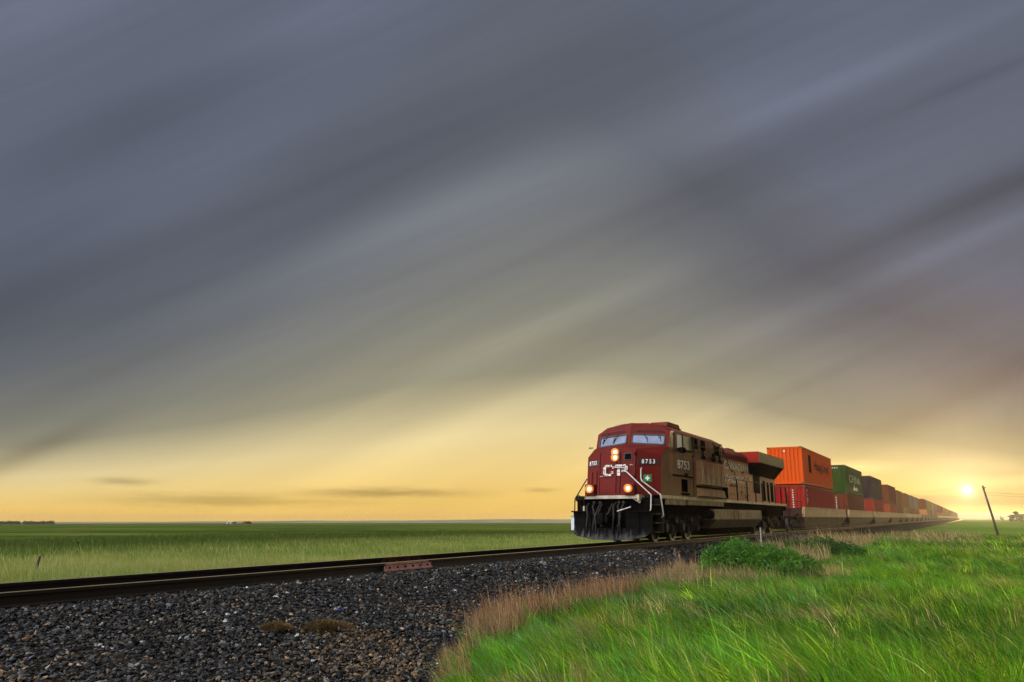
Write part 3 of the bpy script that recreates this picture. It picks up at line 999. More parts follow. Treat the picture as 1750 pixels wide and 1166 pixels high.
# cab side, camera and far side alike
for s in (1, -1):
    q = MB(LO); X0 = s * 1.5
    def sx(a): return s * (1.5 + a)
    def slab(qq, y0, y1, z0, z1, o0, o1):
        xa, xb_ = sorted((sx(o0), sx(o1)))
        qq.box(xa, xb_, y0, y1, z0, z1)
    slab(q, 30.72, 32.82, 3.52, 4.18, -.02, .03)
    sw = q.build('side_window', TAN, loco, bevel=.01)
    for (a, b_, mt) in ((30.86, 31.52, GLASS3), (31.66, 32.68, GLASS2)):
        q = MB(LO); slab(q, a, b_, 3.60, 4.12, .01, .036); q.build('pane', mt, sw)
    q = MB(LO); slab(q, 31.56, 31.62, 3.56, 4.16, .02, .05); slab(q, 30.76, 32.8, 3.545, 3.575, .02, .05); q.build('window_bar', BLACK, sw, split=True)
    q = MB(LO); slab(q, 31.0, 31.35, 3.42, 3.62, .05, .22); q.tube([(sx(.0), 31.2, 3.5), (sx(.12), 31.2, 3.5)], .03, 8); q.build('mirror', BLACK, loco, bevel=.02)
    # dark windows of the rear cab wall
    for y0, y1, z0, z1 in ((33.08, 33.80, 3.72, 4.18), (34.22, 34.90, 3.74, 4.18), (36.36, 37.20, 3.66, 4.10)):
        q = MB(LO); slab(q, y0, y1, z0, z1, -.02, .012); q.build('dark_window', GLASSD, loco)
    q = MB(LO)
    q.tube([(sx(.07), 32.95, 3.87), (sx(.07), 37.58, 3.88)], .022, 6)
    for y in (32.95, 36.12, 37.58): q.tube([(sx(.0), y, 4.2), (sx(.07), y, 4.1), (sx(.07), y, 3.4), (sx(0), y, 3.36)], .026, 6)
    q.tube([(sx(.03), 33.0, 3.64), (sx(.05), 34.6, 3.62), (sx(.05), 35.4, 3.5), (sx(.03), 35.5, 3.4)], .014, 6)
    q.build('grab_rail', HANDB, loco)
    q = MB(LO)
    for y in (34.42, 36.02, 37.10):
        slab(q, y - .16, y + .16, 3.36, 3.50, 0, .10); slab(q, y - .06, y + .08, 3.5, 3.72, 0, .06)
    q.tube([(sx(.03), 35.4, 3.4), (sx(.08), 35.6, 3.52), (sx(.03), 35.8, 3.4)], .02, 6)
    q.build('horn_bracket', BLACK, loco, bevel=.01, split=True)
    q = MB(LO); slab(q, 32.9, 32.96, 1.75, 4.2, -.01, .008); slab(q, 30.2, 32.9, 2.50, 2.545, -.01, .03); slab(q, 33.3, 37.45, 2.15, 2.20, -.01, .035)
    slab(q, 37.44, 37.5, 1.75, 4.2, -.01, .006)
    q.build('panel_seam', BLACK, cab)
    q = MB(LO); slab(q, 31.3, 32.08, 1.90, 2.40, -.03, .006); sr = q.build('step_recess', SHADE_BLK, loco)  # flat slab; the depth of the recess is only painted shade
    q = MB(LO); slab(q, 31.2, 32.2, 1.80, 1.86, 0, .05); slab(q, 31.8, 32.0, 2.56, 2.64, 0, .06); q.build('recess_lip', BLACK, sr, split=True)
    # battery boxes: pressed faceted panels
    q = MB(LO)
    nb_ = 5
    for r0, r1 in ((1.76, 2.13), (2.24, 3.28)):
        for i in range(nb_):
            a = 33.35 + i * .82; b_ = a + .80
            c_ = (a + b_) / 2
            v0 = (sx(.004), a, r0); v1 = (sx(.004), b_, r0); v2 = (sx(.004), b_, r1); v3 = (sx(.004), a, r1)
            ap = (sx(.19), c_, r1 - .06); bo = (sx(.19), a + .08, r0 + .03); bo2 = (sx(.19), b_ - .08, r0 + .03)
            q.poly([v0, v1, bo2, bo]); q.poly([v1, v2, ap, bo2]); q.poly([v3, v0, bo, ap]); q.poly([v2, v3, ap]); q.cur = 1; q.poly([bo, bo2, ap]); q.cur = 0
    q.build('battery_cover', [SIDE, TANK], loco, split=True)
    # skirt and sill stripe under the cab
    q = MB(LO); slab(q, 29.35, 31.75, 1.38, 1.715, -.06, .012); slab(q, 32.05, 37.5, 1.40, 1.715, -.06, .012); q.build('skirt', TANK, loco, bevel=.01, split=True)
    q = MB(LO); slab(q, 28.85, 37.5, 1.60, 1.725, -.05, .02); q.build('sill_stripe', SILL, loco, bevel=.006)
    q = MB(LO); slab(q, 37.5, 52.5, 1.60, 1.72, -.9, .02); q.build('walkway', SILL, loco, bevel=.006)
    T = MB(LO); put_text(T, '8753', 1.62 if s > 0 else 1.62, .34, (s * 1.508, 31.65, 2.97), (0, s, 0), (0, 0, 1)); T.build('side_number', NUMW, loco, fix=False)

# engine hood
q = MB(LO)
q.pry([(-.95, 1.7), (.95, 1.7), (.95, 4.10), (.72, 4.36), (-.72, 4.36), (-.95, 4.10)], 37.55, 45.3)
q.cur = 1
q.pry([(-.95, 1.7), (.95, 1.7), (.95, 3.9), (-.95, 3.9)], 45.3, 52.2)
hood = q.build('engine_hood', [HOOD, HOOD], loco, bevel=.04)
q = MB(LO); q.pry([(-.955, 3.78), (-.955, 4.105), (-.725, 4.37), (.725, 4.37), (.955, 4.105), (.955, 3.78)], 37.56, 45.2)
q.build('hood_roof', ROOF, loco, bevel=.03)
q = MB(LO); q.box(-.45, .75, 38.5, 39.7, 4.3, 4.52); q.box(-.3, .6, 42.6, 43.8, 4.3, 4.50); q.build('exhaust_stack', ROOF, hood, bevel=.05, split=True)
for s in (1, -1):
    q = MB(LO)
    y = 38.05
    while y < 45.0:
        xa, xb_ = sorted((s * .94, s * .962)); q.box(xa, xb_, y, y + .70, 1.85, 3.25); y += .78
    q.build('hood_door', HOOD, hood, bevel=.012, split=True)
    q = MB(LO)
    y = 38.1
    while y < 45.0:
        xa, xb_ = sorted((s * .96, s * .985))
        for zz in (2.05, 2.45, 2.95): q.box(xa, xb_, y + .52, y + .60, zz, zz + .05)
        y += .78
    for yy, zz in ((41.2, 2.5), (42.0, 2.5), (43.2, 2.2), (44.1, 1.95), (41.4, 3.2), (43.6, 3.22)):
        xa, xb_ = sorted((s * .96, s * 1.0)); q.box(xa, xb_, yy, yy + .35, zz, zz + .05)
    q.build('door_latch', BLACK, hood, split=True)
    q = MB(LO)
    for y0, y1, z0, z1 in ((46.3, 47.9, 2.25, 3.34), (48.6, 49.3, 1.85, 3.02), (49.7, 50.2, 1.85, 2.98), (50.7, 51.5, 1.82, 2.98)):
        xa, xb_ = sorted((s * .93, s * .957)); q.box(xa, xb_, y0, y1, z0, z1)
    g = q.build('air_intake', SHADE_BLK, loco, split=True)  # flat slabs; the dark of the openings is painted shade
    q = MB(LO)
    y = 46.4
    while y < 47.85:
        xa, xb_ = sorted((s * .955, s * .975)); q.box(xa, xb_, y, y + .03, 2.25, 3.34); y += .2
    q.build('intake_bar', HANDB, g, split=True)
    T = MB(LO)
    put_text(T, 'CANADIAN', 5.0, .40, (s * .968, 42.6, 3.49), (0, s, 0), (0, 0, 1))
    put_text(T, 'PACIFIC', 3.9, .38, (s * .968, 42.1, 2.84), (0, s, 0), (0, 0, 1))
    T.build('hood_lettering', FADED, loco, fix=False)
    # overhanging radiator wing
    q = MB(LO); xa, xb_ = sorted((s * .0, s * 1.56))
    q.cur = 0
    q.prx([(45.2, 3.86), (52.3, 3.86), (52.3, 4.30), (52.0, 4.46), (45.2, 4.46)], xa, xb_)
    wg = q.build('radiator_wing', [mat_paint('radiator_red', (0.22, 0.014, 0.009), dirt=(0.14, 0.05, 0.03), amount=0.3, rough=.8, spec=.04)], loco, bevel=.02)
    q = MB(LO); xa, xb_ = sorted((s * 1.558, s * 1.572)); q.box(xa, xb_, 45.25, 52.28, 3.88, 4.40); q.build('wing_side', TANK, wg)
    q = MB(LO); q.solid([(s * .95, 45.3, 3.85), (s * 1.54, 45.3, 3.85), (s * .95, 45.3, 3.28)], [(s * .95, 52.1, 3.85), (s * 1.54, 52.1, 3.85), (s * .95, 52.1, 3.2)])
    q.build('radiator_underside', SHADE_BLK, wg)  # shade below the wing painted as black
    q = MB(LO)
    for i in range(9):
        y = 45.8 + i * .7
        q.tube([(s * 1.50, y, 3.84), (s * .97, y, 3.22)], .02, 6)
    q.build('wing_brace', BLACK, wg, split=True)
    # side handrail with its posts
    q = MB(LO)
    ys = [37.9, 40.2, 42.3, 44.2, 45.8, 47.5, 49.2, 50.9, 52.5]
    q.tube([(s * 1.5, 37.4, 2.74), (s * 1.5, 52.55, 2.74)], .022, 6)
    for y in ys: q.tube([(s * 1.5, y, 1.66), (s * 1.5, y, 2.74)], .038, 6)
    q.tube([(s * 1.5, 37.62, 4.25), (s * 1.5, 39.1, 3.17), (s * 1.5, 39.95, 3.09), (s * 1.5, 39.97, 2.76)], .024, 6)
    q.build('side_handrail', HANDB, loco)
    q = MB(LO); q.box(min(s * 1.36, s * 1.5), max(s * 1.36, s * 1.5), 38.05, 38.5, 1.78, 2.3); q.build('sand_valve_box', BLACK, loco, bevel=.02)
    # rear ladder
    q = MB(LO)
    q.tube([(s * 1.5, 52.6, 2.78), (s * 1.5, 52.75, 1.9), (s * 1.5, 52.8, .5)], .022, 6); q.tube([(s * 1.5, 53.1, 2.4), (s * 1.5, 53.15, .5)], .022, 6)
    for zz in (.55, .95, 1.35): q.tube([(s * 1.5, 52.8, zz), (s * 1.5, 53.15, zz)], .02, 6)
    q.build('rear_ladder', HANDB, loco)

# deck, underframe, tank
q = MB(LO); q.box(-1.25, 1.25, 27.8, 52.6, 1.02, 1.6); q.box(-1.45, 1.45, 37.5, 52.5, 1.32, 1.6); q.build('underframe', BLACK, loco)
q = MB(LO); q.box(-1.04, 1.02, 27.55, 28.35, 1.57, 1.69); dk = q.build('front_deck', WHITEST, loco, bevel=.012)
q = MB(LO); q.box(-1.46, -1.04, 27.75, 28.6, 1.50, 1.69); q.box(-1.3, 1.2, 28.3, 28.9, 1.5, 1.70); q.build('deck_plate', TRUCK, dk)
q = MB(LO); q.box(1.02, 1.10, 27.55, 27.9, 1.5, 1.72); q.build('deck_corner', SILL, dk)
q = MB(LO)
zz = [(1.27, .45 + .35), (1.27, .8)]
q.pry([(-1.5, .815), (1.5, .815), (1.5, 1.28), (-1.5, 1.28)], 36.05, 45.3)
tank = q.build('fuel_tank', TANK, loco, bevel=.03)
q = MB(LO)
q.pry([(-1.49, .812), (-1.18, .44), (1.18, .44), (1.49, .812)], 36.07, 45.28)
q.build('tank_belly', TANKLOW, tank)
q = MB(LO); q.box(-.95, .95, 36.4, 45.0, .14, .436); q.build('tank_sump', SHADE_BLK, tank)
q = MB(LO)
for s in (1, -1):
    for y in (39.3, 40.1):
        xa, xb_ = sorted((s * 1.5, s * 1.512)); q.box(xa, xb_, y, y + .11, .84, 1.27)
q.build('tank_band', ROOF, tank, split=True)
q = MB(LO)
for s in (1, -1):
    q.lathe((s * 1.30, 34.9, 1.05), (0, 1, 0), [(0, .16), (.02, .2), (1.0, .2), (1.02, .16)], 14)
    q.lathe((s * 1.32, 34.6, .72), (s, 0, 0), [(-.2, .14), (.05, .16), (.1, .1)], 12)
q.build('air_reservoir', BLACK, loco, smooth=False, split=True)


def truck_gear(tr, off, yc, half):
    q = MB(off)
    q.box(-.62, .62, yc - half - .3, yc + half + .3, .14, .78)
    q.build('brake_gear', SHADE_BLK, tr, bevel=.05)  # black filler box for the gear, painting the underside dark between the wheels


def make_truck(parent, off, yc, spacing, axles, r, frame_mat, heavy=True):
    tr = bpy.data.objects.new('truck', None); C.objects.link(tr); tr.parent = parent; tr.empty_display_size = .2
    for i in range(axles):
        y = yc + (i - (axles - 1) / 2) * spacing
        q = MB(off)
        for s in (1, -1):
            q.lathe((s * .68, y, r), (s, 0, 0), [(-.02, r + .028), (.015, r + .026), (.02, r), (.14, r - .01), (.14, r * .82), (.09, r * .78), (.09, .17), (.17, .15), (.17, .05)], 28)
        q.tube([(-.7, y, r), (.7, y, r)], .08, 8)
        q.build('wheel', WHEEL, tr, smooth=False)
    half = (axles - 1) / 2 * spacing
    truck_gear(tr, off, yc, half)
    for s in (1, -1):
        q = MB(off)
        xa, xb_ = sorted((s * .93, s * 1.13))
        if heavy:
            pr = [(yc - half - .75, .62), (yc - half - .45, .36), (yc - half + .45, .36), (yc - half + .7, .58), (yc - .72, .58), (yc - .5, .34), (yc + .5, .34), (yc + .72, .58),
                  (yc + half - .7, .58), (yc + half - .45, .36), (yc + half + .45, .36), (yc + half + .75, .62), (yc + half + .75, .92), (yc + half + .3, 1.04), (yc - half - .3, 1.04), (yc - half - .75, .92)]
        else:
            pr = [(yc - half - .5, .50), (yc - half - .3, .32), (yc - half + .3, .32), (yc - half + .5, .45), (yc - .25, .25), (yc + .25, .25), (yc + half - .5, .45), (yc + half - .3, .32), (yc + half + .3, .32),
                  (yc + half + .5, .50), (yc + half + .4, .62), (yc + .4, .74), (yc - .4, .74), (yc - half - .4, .62)]
        q.prx(pr, xa, xb_)
        if heavy:
            for i in range(axles):
                y = yc + (i - (axles - 1) / 2) * spacing
                xc, xd = sorted((s * 1.13, s * 1.24)); q.box(xc, xd, y - .24, y + .24, .36, .80)
                q.lathe((s * 1.13, y, .55), (s, 0, 0), [(0, .2), (.16, .18), (.17, .1)], 12)
                q.tube([(s * 1.15, y - .42, .55), (s * 1.15, y - .42, 1.0)], .09, 8); q.tube([(s * 1.15, y + .42, .55), (s * 1.15, y + .42, 1.0)], .09, 8)
            for y in (yc - spacing / 2, yc + spacing / 2):
                q.lathe((s * 1.13, y, .8), (s, 0, 0), [(0, .12), (.22, .12), (.22, .03)], 10)
                q.box(min(s * 1.0, s * 1.2), max(s * 1.0, s * 1.2), y - .14, y + .14, .3, .6)
        q.build('side_frame', frame_mat, tr, bevel=.015)
    return tr


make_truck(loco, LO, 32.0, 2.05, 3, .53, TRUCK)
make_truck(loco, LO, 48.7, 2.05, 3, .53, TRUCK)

# front end: plow, steps, coupler, hoses, rails
q = MB(LO)
xsP = [-1.50, -1.28, -.6, 0, .6, 1.28, 1.50]
def yp(x, z): return 27.30 + .30 * abs(x) / 1.5 + .10 * math.sin((z - .12) / 1.0 * math.pi) - .10 * (1 - z)
zsP = [.13, .32, .55, .85, 1.13]
for a, b_ in zip(xsP[:-1], xsP[1:]):
    for z0, z1 in zip(zsP[:-1], zsP[1:]):
        f0 = lambda x, z: (x, yp(x, z), max(z, .13 + max(0, abs(x) - 1.1) * .62))
        f1 = lambda x, z: (x, yp(x, z) + .04, max(z, .13 + max(0, abs(x) - 1.1) * .62))
        if min(abs(a), abs(b_)) < .55 and z0 >= .55: continue
        q.solid([f0(a, z0), f0(b_, z0), f0(b_, z1), f0(a, z1)], [f1(a, z0), f1(b_, z0), f1(b_, z1), f1(a, z1)])
plow = q.build('snow_plow', PLOW, loco)
q = MB(LO)
for s in (1, -1): q.box(min(s * .5, s * 1.52), max(s * .5, s * 1.52), 27.45, 27.65, 1.10, 1.15)
for x in (-1.0, -.75, .35, .72, 1.05):
    q.tube([(x, yp(x, .3) - .02, .2), (x, yp(x, .8) - .03, .8), (x, yp(x, 1.1) - .02, 1.1)], .022, 6)
q.build('plow_rib', BLACK, plow, split=True)
q = MB(LO); q.box(-1.4, 1.4, 27.75, 27.85, .3, 1.55); q.build('pilot_plate', SHADE_BLK, loco)
q = MB(LO)
q.box(-.14, .14, 27.0, 27.8, .74, 1.0); q.prx([(26.72, .68), (27.05, .68), (27.05, 1.06), (26.72, 1.06)], -.22, .04); q.prx([(26.75, .72), (26.95, .72), (26.95, 1.0), (26.75, 1.0)], .08, .2)
q.build('coupler', BLACK, loco, bevel=.04)
q = MB(LO)
for x0, dx in ((-.62, .12), (-.38, -.12), (.35, .12), (.52, -.1), (-.85, .06), (.18, .04)):
    q.tube([(x0, 27.6, 1.42), (x0 - .02, 27.42, 1.3), (x0 + dx, 27.28, .95), (x0 + dx * .6, 27.22, .7), (x0 + dx * .4, 27.2, .35)], .028, 7)
q.tube([(-.30, 27.5, 1.40), (-.42, 27.35, 1.05), (-.2, 27.3, .95), (.0, 27.3, 1.05), (.10, 27.5, 1.40)], .026, 7)
q.build('brake_hose', HOSE, loco, smooth=True, split=True)
q = MB(LO)
for x0 in (-.62, -.38, .35, .52): q.lathe((x0, 27.58, 1.44), (0, -1, 0), [(0, .04), (.09, .05), (.1, .02)], 10)
for x0, z0 in ((-.2, .62), (.42, .62), (-.5, .33), (-.05, .30)): q.lathe((x0, 27.18, z0), (0, -1, 0), [(0, .035), (.08, .035), (.09, .01)], 10)
q.build('hose_coupling', HOSE, loco, split=True)
q = MB(LO); q.tube([(.35, 27.3, 1.13), (.85, 27.35, 1.28)], .02, 6); q.build('uncoupling_lever', HANDW, loco)
q = MB(LO); q.tube([(.72, 27.7, 1.66), (.80, 27.6, 1.78), (.92, 27.6, 1.74), (1.12, 27.6, 1.46), (1.10, 27.6, 1.42), (.85, 27.6, 1.58)], .016, 6); q.build('cut_lever_loop', HANDW, loco)
for s in (1, -1):
    q = MB(LO); xa, xb_ = sorted((s * .58, s * .96)); q.box(xa, xb_, 27.45, 27.75, 1.69, 2.1); q.build('ditch_light_box', RED, loco, bevel=.03)
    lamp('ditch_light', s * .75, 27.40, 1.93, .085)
    # corner steps
    q = MB(LO)
    xa, xb_ = sorted((s * 1.12, s * 1.18)); q.box(xa, xb_, 27.75, 28.75, .35, 1.62)
    q.box(min(s * 1.12, s * 1.55), max(s * 1.12, s * 1.55), 28.7, 28.76, .35, 1.6)
    for i, zz in enumerate((.38, .70, 1.02, 1.34)): q.box(min(s * 1.15, s * 1.54), max(s * 1.15, s * 1.54), 27.95 + i * .04, 28.7, zz, zz + .035)
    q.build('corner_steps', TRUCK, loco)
q = MB(LO)
q.tube([(-.14, yn(-.14, 2.74) - .02, 2.74), (-.13, yn(-.14, 2.74) - .10, 2.745), (.34, yn(.34, 2.69) - .12, 2.70), (.37, yn(.36, 2.6) - .14, 2.60), (1.46, 27.80, 1.70), (1.50, 27.62, 1.22), (1.46, 27.62, 1.12)], .024, 8)
q.tube([(.89, yn(.89, 2.69) - .02, 2.70), (.89, yn(.89, 2.69) - .10, 2.66), (.90, yn(.9, 2.4) - .12, 2.32), (.97, 28.25, 2.22), (1.62, 28.35, 1.72), (1.66, 28.5, .98), (1.58, 28.55, .93)], .024, 8)
q.build('front_handrail', HANDW, loco, split=True)
q = MB(LO)
q.tube([(-.90, 27.55, 2.30), (-1.40, 27.55, 1.58), (-1.42, 27.55, 1.15)], .022, 8)
q.tube([(-1.36, 27.55, 1.58), (-1.22, 27.5, 1.72), (-1.12, 27.5, 1.62), (-1.2, 27.5, 1.42), (-1.14, 27.5, 1.25), (-1.12, 27.5, 1.15)], .018, 8)
q.tube([(-.95, 27.5, 1.70), (-1.02, 27.5, 1.6), (-1.02, 27.5, 1.2)], .018, 8)
q.build('far_handrail', HANDB, loco, split=True)
q = MB(LO); q.lathe((-1.02, 27.5, 1.13), (0, 0, 1), [(0, .04), (.16, .04), (.2, .015)], 10); q.build('hose_stand', WHITEST, loco)

# ------------------------------------------------------------------ containers and well cars
def mat_box(name, base, dust=0.45, rough=0.6):
    return mat_paint(name, base, dirt=(base[0] * .55 + .065, base[1] * .6 + .034, base[2] * .5 + .010), amount=dust, rough=.9, streak=7.0, rust=0.35, spec=0.02)


BOXC = {
    'orange': mat_box('orange_box_paint', (0.50, 0.058, 0.006), 0.28), 'red': mat_box('red_box_paint', (0.21, 0.0085, 0.009), 0.30), 'green': mat_box('green_box_paint', (0.004, 0.040, 0.005), 0.34),
    'blue': mat_box('navy_box_paint', (0.004, 0.0045, 0.017), 0.34), 'maroon': mat_box('maroon_box_paint', (0.095, 0.012, 0.009), 0.42), 'rust': mat_box('rust_box_paint', (0.24, 0.040, 0.014), 0.40),
    'brown': mat_box('brown_box_paint', (0.15, 0.050, 0.018), 0.5), 'tan': mat_box('tan_box_paint', (0.26, 0.125, 0.045), 0.5), 'olive': mat_box('olive_box_paint', (0.17, 0.115, 0.036), 0.5),
    'grey': mat_box('grey_box_paint', (0.13, 0.095, 0.075), 0.4), 'apricot': mat_box('pale_orange_box_paint', (0.55, 0.20, 0.06), 0.4),
}
CAST = mat_plain('corner_casting', (0.05, 0.03, 0.02), 0.7, 0, 0.4, 8)
_cm = {}


def wave(a, b, period, depth):
    """corrugation profile: (position, inset)"""
    n = max(2, int(round((b - a) / period))); p = (b - a) / n
    out = []
    for i in range(n):
        o = a + i * p
        out += [(o, 0), (o + p * .36, 0), (o + p * .5, depth), (o + p * .86, depth)]
    out.append((b, 0))
    return out


def container_meshes(L, H):
    k = (L, H)
    if k in _cm: return _cm[k]
    q = MB(); hy = L / 2; W = 1.22
    for s in (1, -1):
        pr = wave(-hy + .14, hy - .14, .30, .045)
        for (a, i0), (b, i1) in zip(pr[:-1], pr[1:]):
            q.poly([(s * (W - .012 - i0), a, .15), (s * (W - .012 - i1), b, .15), (s * (W - .012 - i1), b, H - .10), (s * (W - .012 - i0), a, H - .10)])
        pr = wave(-W + .14, W - .14, .27, .05)
        for (a, i0), (b, i1) in zip(pr[:-1], pr[1:]):
            q.poly([(a, s * (hy - .012 - i0), .15), (b, s * (hy - .012 - i1), .15), (b, s * (hy - .012 - i1), H - .10), (a, s * (hy - .012 - i0), H - .10)])
    q.box(-W + .05, W - .05, -hy + .05, hy - .05, H - .05, H - .02)
    q.box(-W + .05, W - .05, -hy + .05, hy - .05, .08, .12)
    o = q.build('t', CAST, fix=False); wall = o.data; bpy.data.objects.remove(o)
    q = MB()
    for s in (1, -1):
        for e in (1, -1):
            xa, xb_ = sorted((s * W, s * (W - .15))); ya, yb = sorted((e * hy, e * (hy - .15)))
            q.box(xa, xb_, ya, yb, .12, H - .12)
        xa, xb_ = sorted((s * W, s * (W - .08))); q.box(xa, xb_, -hy + .15, hy - .15, 0.02, .16); q.box(xa, xb_, -hy + .15, hy - .15, H - .10, H - .005)
        ya, yb = sorted((s * hy, s * (hy - .08))); q.box(-W + .15, W - .15, ya, yb, .02, .16); q.box(-W + .15, W - .15, ya, yb, H - .11, H - .005)
    o = q.build('t', CAST, bevel=0); frame = o.data; bpy.data.objects.remove(o)
    q = MB()
    for s in (1, -1):
        for e in (1, -1):
            for z0 in (0, H - .118):
                xa, xb_ = sorted((s * (W + .006), s * (W - .17))); ya, yb = sorted((e * (hy + .006), e * (hy - .18)))
                q.box(xa, xb_, ya, yb, z0, z0 + .118)
    o = q.build('t', CAST); cast = o.data; bpy.data.objects.remove(o)
    _cm[k] = (wall, frame, cast)
    return _cm[k]


def container(y, z, L, H, colour, label, group=None, detail=True):
    t = empty('shipping_container', (0, y + L / 2, z), label, 'container', group)
    w, f, c = container_meshes(L, H)
    parts = [('corrugated_wall', w, BOXC[colour]), ('frame', f, BOXC[colour])]
    if detail: parts.append(('corner_casting', c, CAST))
    for nm, me, mt in parts:
        o = bpy.data.objects.new(nm, me); C.objects.link(o); o.parent = t
        o.material_slots[0].link = 'OBJECT'; o.material_slots[0].material = mt
    return t


def on_side(t, fn, name, mat, L):
    """lettering on the camera-facing side; fn draws with local along-coordinate from the front end"""
    q = MB(); fn(q, L); o = q.build(name, mat, t, fix=False)
    return o


WELL = mat_paint('dusty_well_side', (0.52, 0.36, 0.17), dirt=(0.30, 0.18, 0.08), amount=0.5, rough=0.8, streak=3.0, scale=1.6)
WELLLOW = mat_paint('shaded_well_belly', (0.13, 0.075, 0.030), dirt=(0.06, 0.034, 0.015), amount=0.45, rough=0.85, scale=1.6)  # darker copy of the well side, shade below its slant put into colour
WELLEND = mat_paint('shade_dark_well_end', (0.030, 0.009, 0.006), dirt=(0.022, 0.013, 0.008), amount=0.4, rough=0.8)  # red-brown ends taken near black; shade of the gaps put into colour
NAVY = mat_paint('navy_well_side', (0.020, 0.026, 0.036), dirt=(0.05, 0.045, 0.04), amount=0.35, rough=0.7)
REDP = mat_plain('red_wheel_face', (0.22, 0.03, 0.02), 0.7, 0, 0.4, 10)


def make_well(L, pitch, side, belly, label, group):
    """well car, origin at the middle of its well; its truck stands under the forward platform"""
    t = empty('well_car', (0, 0, 0), label, 'rail car', group)
    h = L / 2
    q = MB()
    for s in (1, -1):
        q.solid([(s * 1.50, -h, .95), (s * 1.50, -h + .25, 1.60), (s * 1.34, -h + .25, 1.60), (s * 1.34, -h, .95)], [(s * 1.50, h, .95), (s * 1.50, h - .25, 1.60), (s * 1.34, h - .25, 1.60), (s * 1.34, h, .95)])
    q.build('well_side', side, t, bevel=.015)
    q = MB()
    for s in (1, -1):
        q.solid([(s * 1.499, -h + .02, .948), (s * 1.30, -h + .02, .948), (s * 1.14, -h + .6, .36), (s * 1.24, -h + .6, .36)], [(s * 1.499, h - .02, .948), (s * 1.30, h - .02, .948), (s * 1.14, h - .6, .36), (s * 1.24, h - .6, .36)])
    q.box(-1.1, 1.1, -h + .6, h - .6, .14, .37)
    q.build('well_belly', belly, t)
    q = MB()
    for s in (1, -1):
        xa, xb_ = sorted((s * 1.42, s * 1.525)); q.box(xa, xb_, -h + .2, h - .2, 1.585, 1.635)
        for i in range(int(L // 2)):
            y = -h + 1 + i * 2.0
            xa, xb_ = sorted((s * 1.498, s * 1.512)); q.box(xa, xb_, y, y + .05, .96, 1.58)
    q.build('top_chord', side, t)
    for e in (1, -1):
        q = MB()
        y0, y1 = sorted((e * (h - .3), e * (pitch / 2 - .1)))
        q.box(-1.1, 1.1, y0, y1, .98, 1.18); q.box(-1.40, 1.40, e * (h - .4) - .08, e * (h - .4) + .08, .2, 1.58)
        q.box(-.35, .35, y0, y1, .7, .98)
        q.build('end_platform', WELLEND, t, bevel=.02, split=False)
    q = MB()
    for s in (1, -1):
        q.tube([(s * 1.35, -h - .15, 1.2), (s * 1.35, -h - .15, 2.0), (s * .6, -h - .15, 2.0), (s * .6, -h - .15, 1.2)], .022, 6)
        for zz in (.5, .8, 1.1): q.tube([(s * 1.46, -h - .05, zz), (s * 1.46, -h - .5, zz)], .018, 6)
        q.tube([(s * 1.46, -h - .05, .45), (s * 1.46, -h - .05, 1.5)], .02, 6); q.tube([(s * 1.46, -h - .5, .45), (s * 1.46, -h - .5, 1.2)], .02, 6)
    q.build('end_ladder', HANDB, t)
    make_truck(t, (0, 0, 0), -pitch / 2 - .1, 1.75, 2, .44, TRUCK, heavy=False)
    q = MB(); q.box(-.12, .12, -pitch / 2 - .9, -h, .78, .98); q.build('drawbar', BLACK, t)
    return t


protos = {}
ORD = ['first', 'second', 'third', 'fourth', 'fifth', 'sixth', 'seventh', 'eighth', 'ninth', 'tenth', 'eleventh', 'twelfth', 'thirteenth', 'fourteenth']
FARG = 'well cars far down the train'


def place_well(kind, yc, label, group=None):
    L, pitch, side, belly = {'long': (22.0, 24.3, WELL, WELLLOW), 'short': (15.7, 18.0, WELL, WELLLOW), 'navy': (15.7, 18.0, NAVY, NAVY)}[kind]
    if kind not in protos:
        t = make_well(L, pitch, side, belly, label, group); protos[kind] = t
    else:
        t = copy_tree(protos[kind]); t['label'] = label
        if group: t['group'] = group
        elif 'group' in t: del t['group']
    t.location = (0, yc, 0)
    return t


G1 = 'double-stacked containers on the train'
GW = 'well cars of the train'
# the four long cars right behind the locomotive
place_well('long', 69.6, 'tan dusty well car directly behind the locomotive, carrying the orange container', GW)
place_well('long', 93.9, 'tan dusty well car under the green container', GW)
place_well('long', 118.2, 'tan dusty well car under the navy blue container', GW)
place_well('long', 142.2, 'tan dusty well car under the red-brown stack behind the navy blue container', GW)
LC = 14.5
c_or = container(61.1, 3.27, LC, 2.69, 'orange', 'bright orange container with dark lettering, stacked on top right behind the locomotive', G1)
c_r1 = container(61.1, .40, LC, 2.80, 'red', 'crimson red container with a white mark, directly under the bright orange one', G1)
c_gr = container(84.8, 3.27, LC, 2.69, 'green', 'dark green container with white letters, on top of its stack', G1)
c_m1 = container(84.8, .40, LC, 2.80, 'maroon', 'maroon container directly under the green one', G1)
c_bl = container(108.7, 3.27, LC, 2.69, 'blue', 'navy blue container with a dusty side, on top of its stack', G1)
c_r2 = container(108.7, .40, LC, 2.80, 'red', 'red container with a white mark, directly under the navy blue one', G1)
c_m2 = container(133.2, 3.05, LC, 2.69, 'maroon', 'maroon container on top of the stack just behind the navy blue container', G1)
c_ru = container(133.2, .40, LC, 2.55, 'rust', 'orange-red container under the maroon one just behind the navy blue container', G1)

INK = mat_plain('dark_blue_ink', (0.018, 0.016, 0.022), 0.9, 0, 0.5, 5, .0)
WL = mat_plain('container_lettering', (0.48, 0.44, 0.38), 0.9, 0, 0.4, 9, .02)
SIDEX = 1.2215


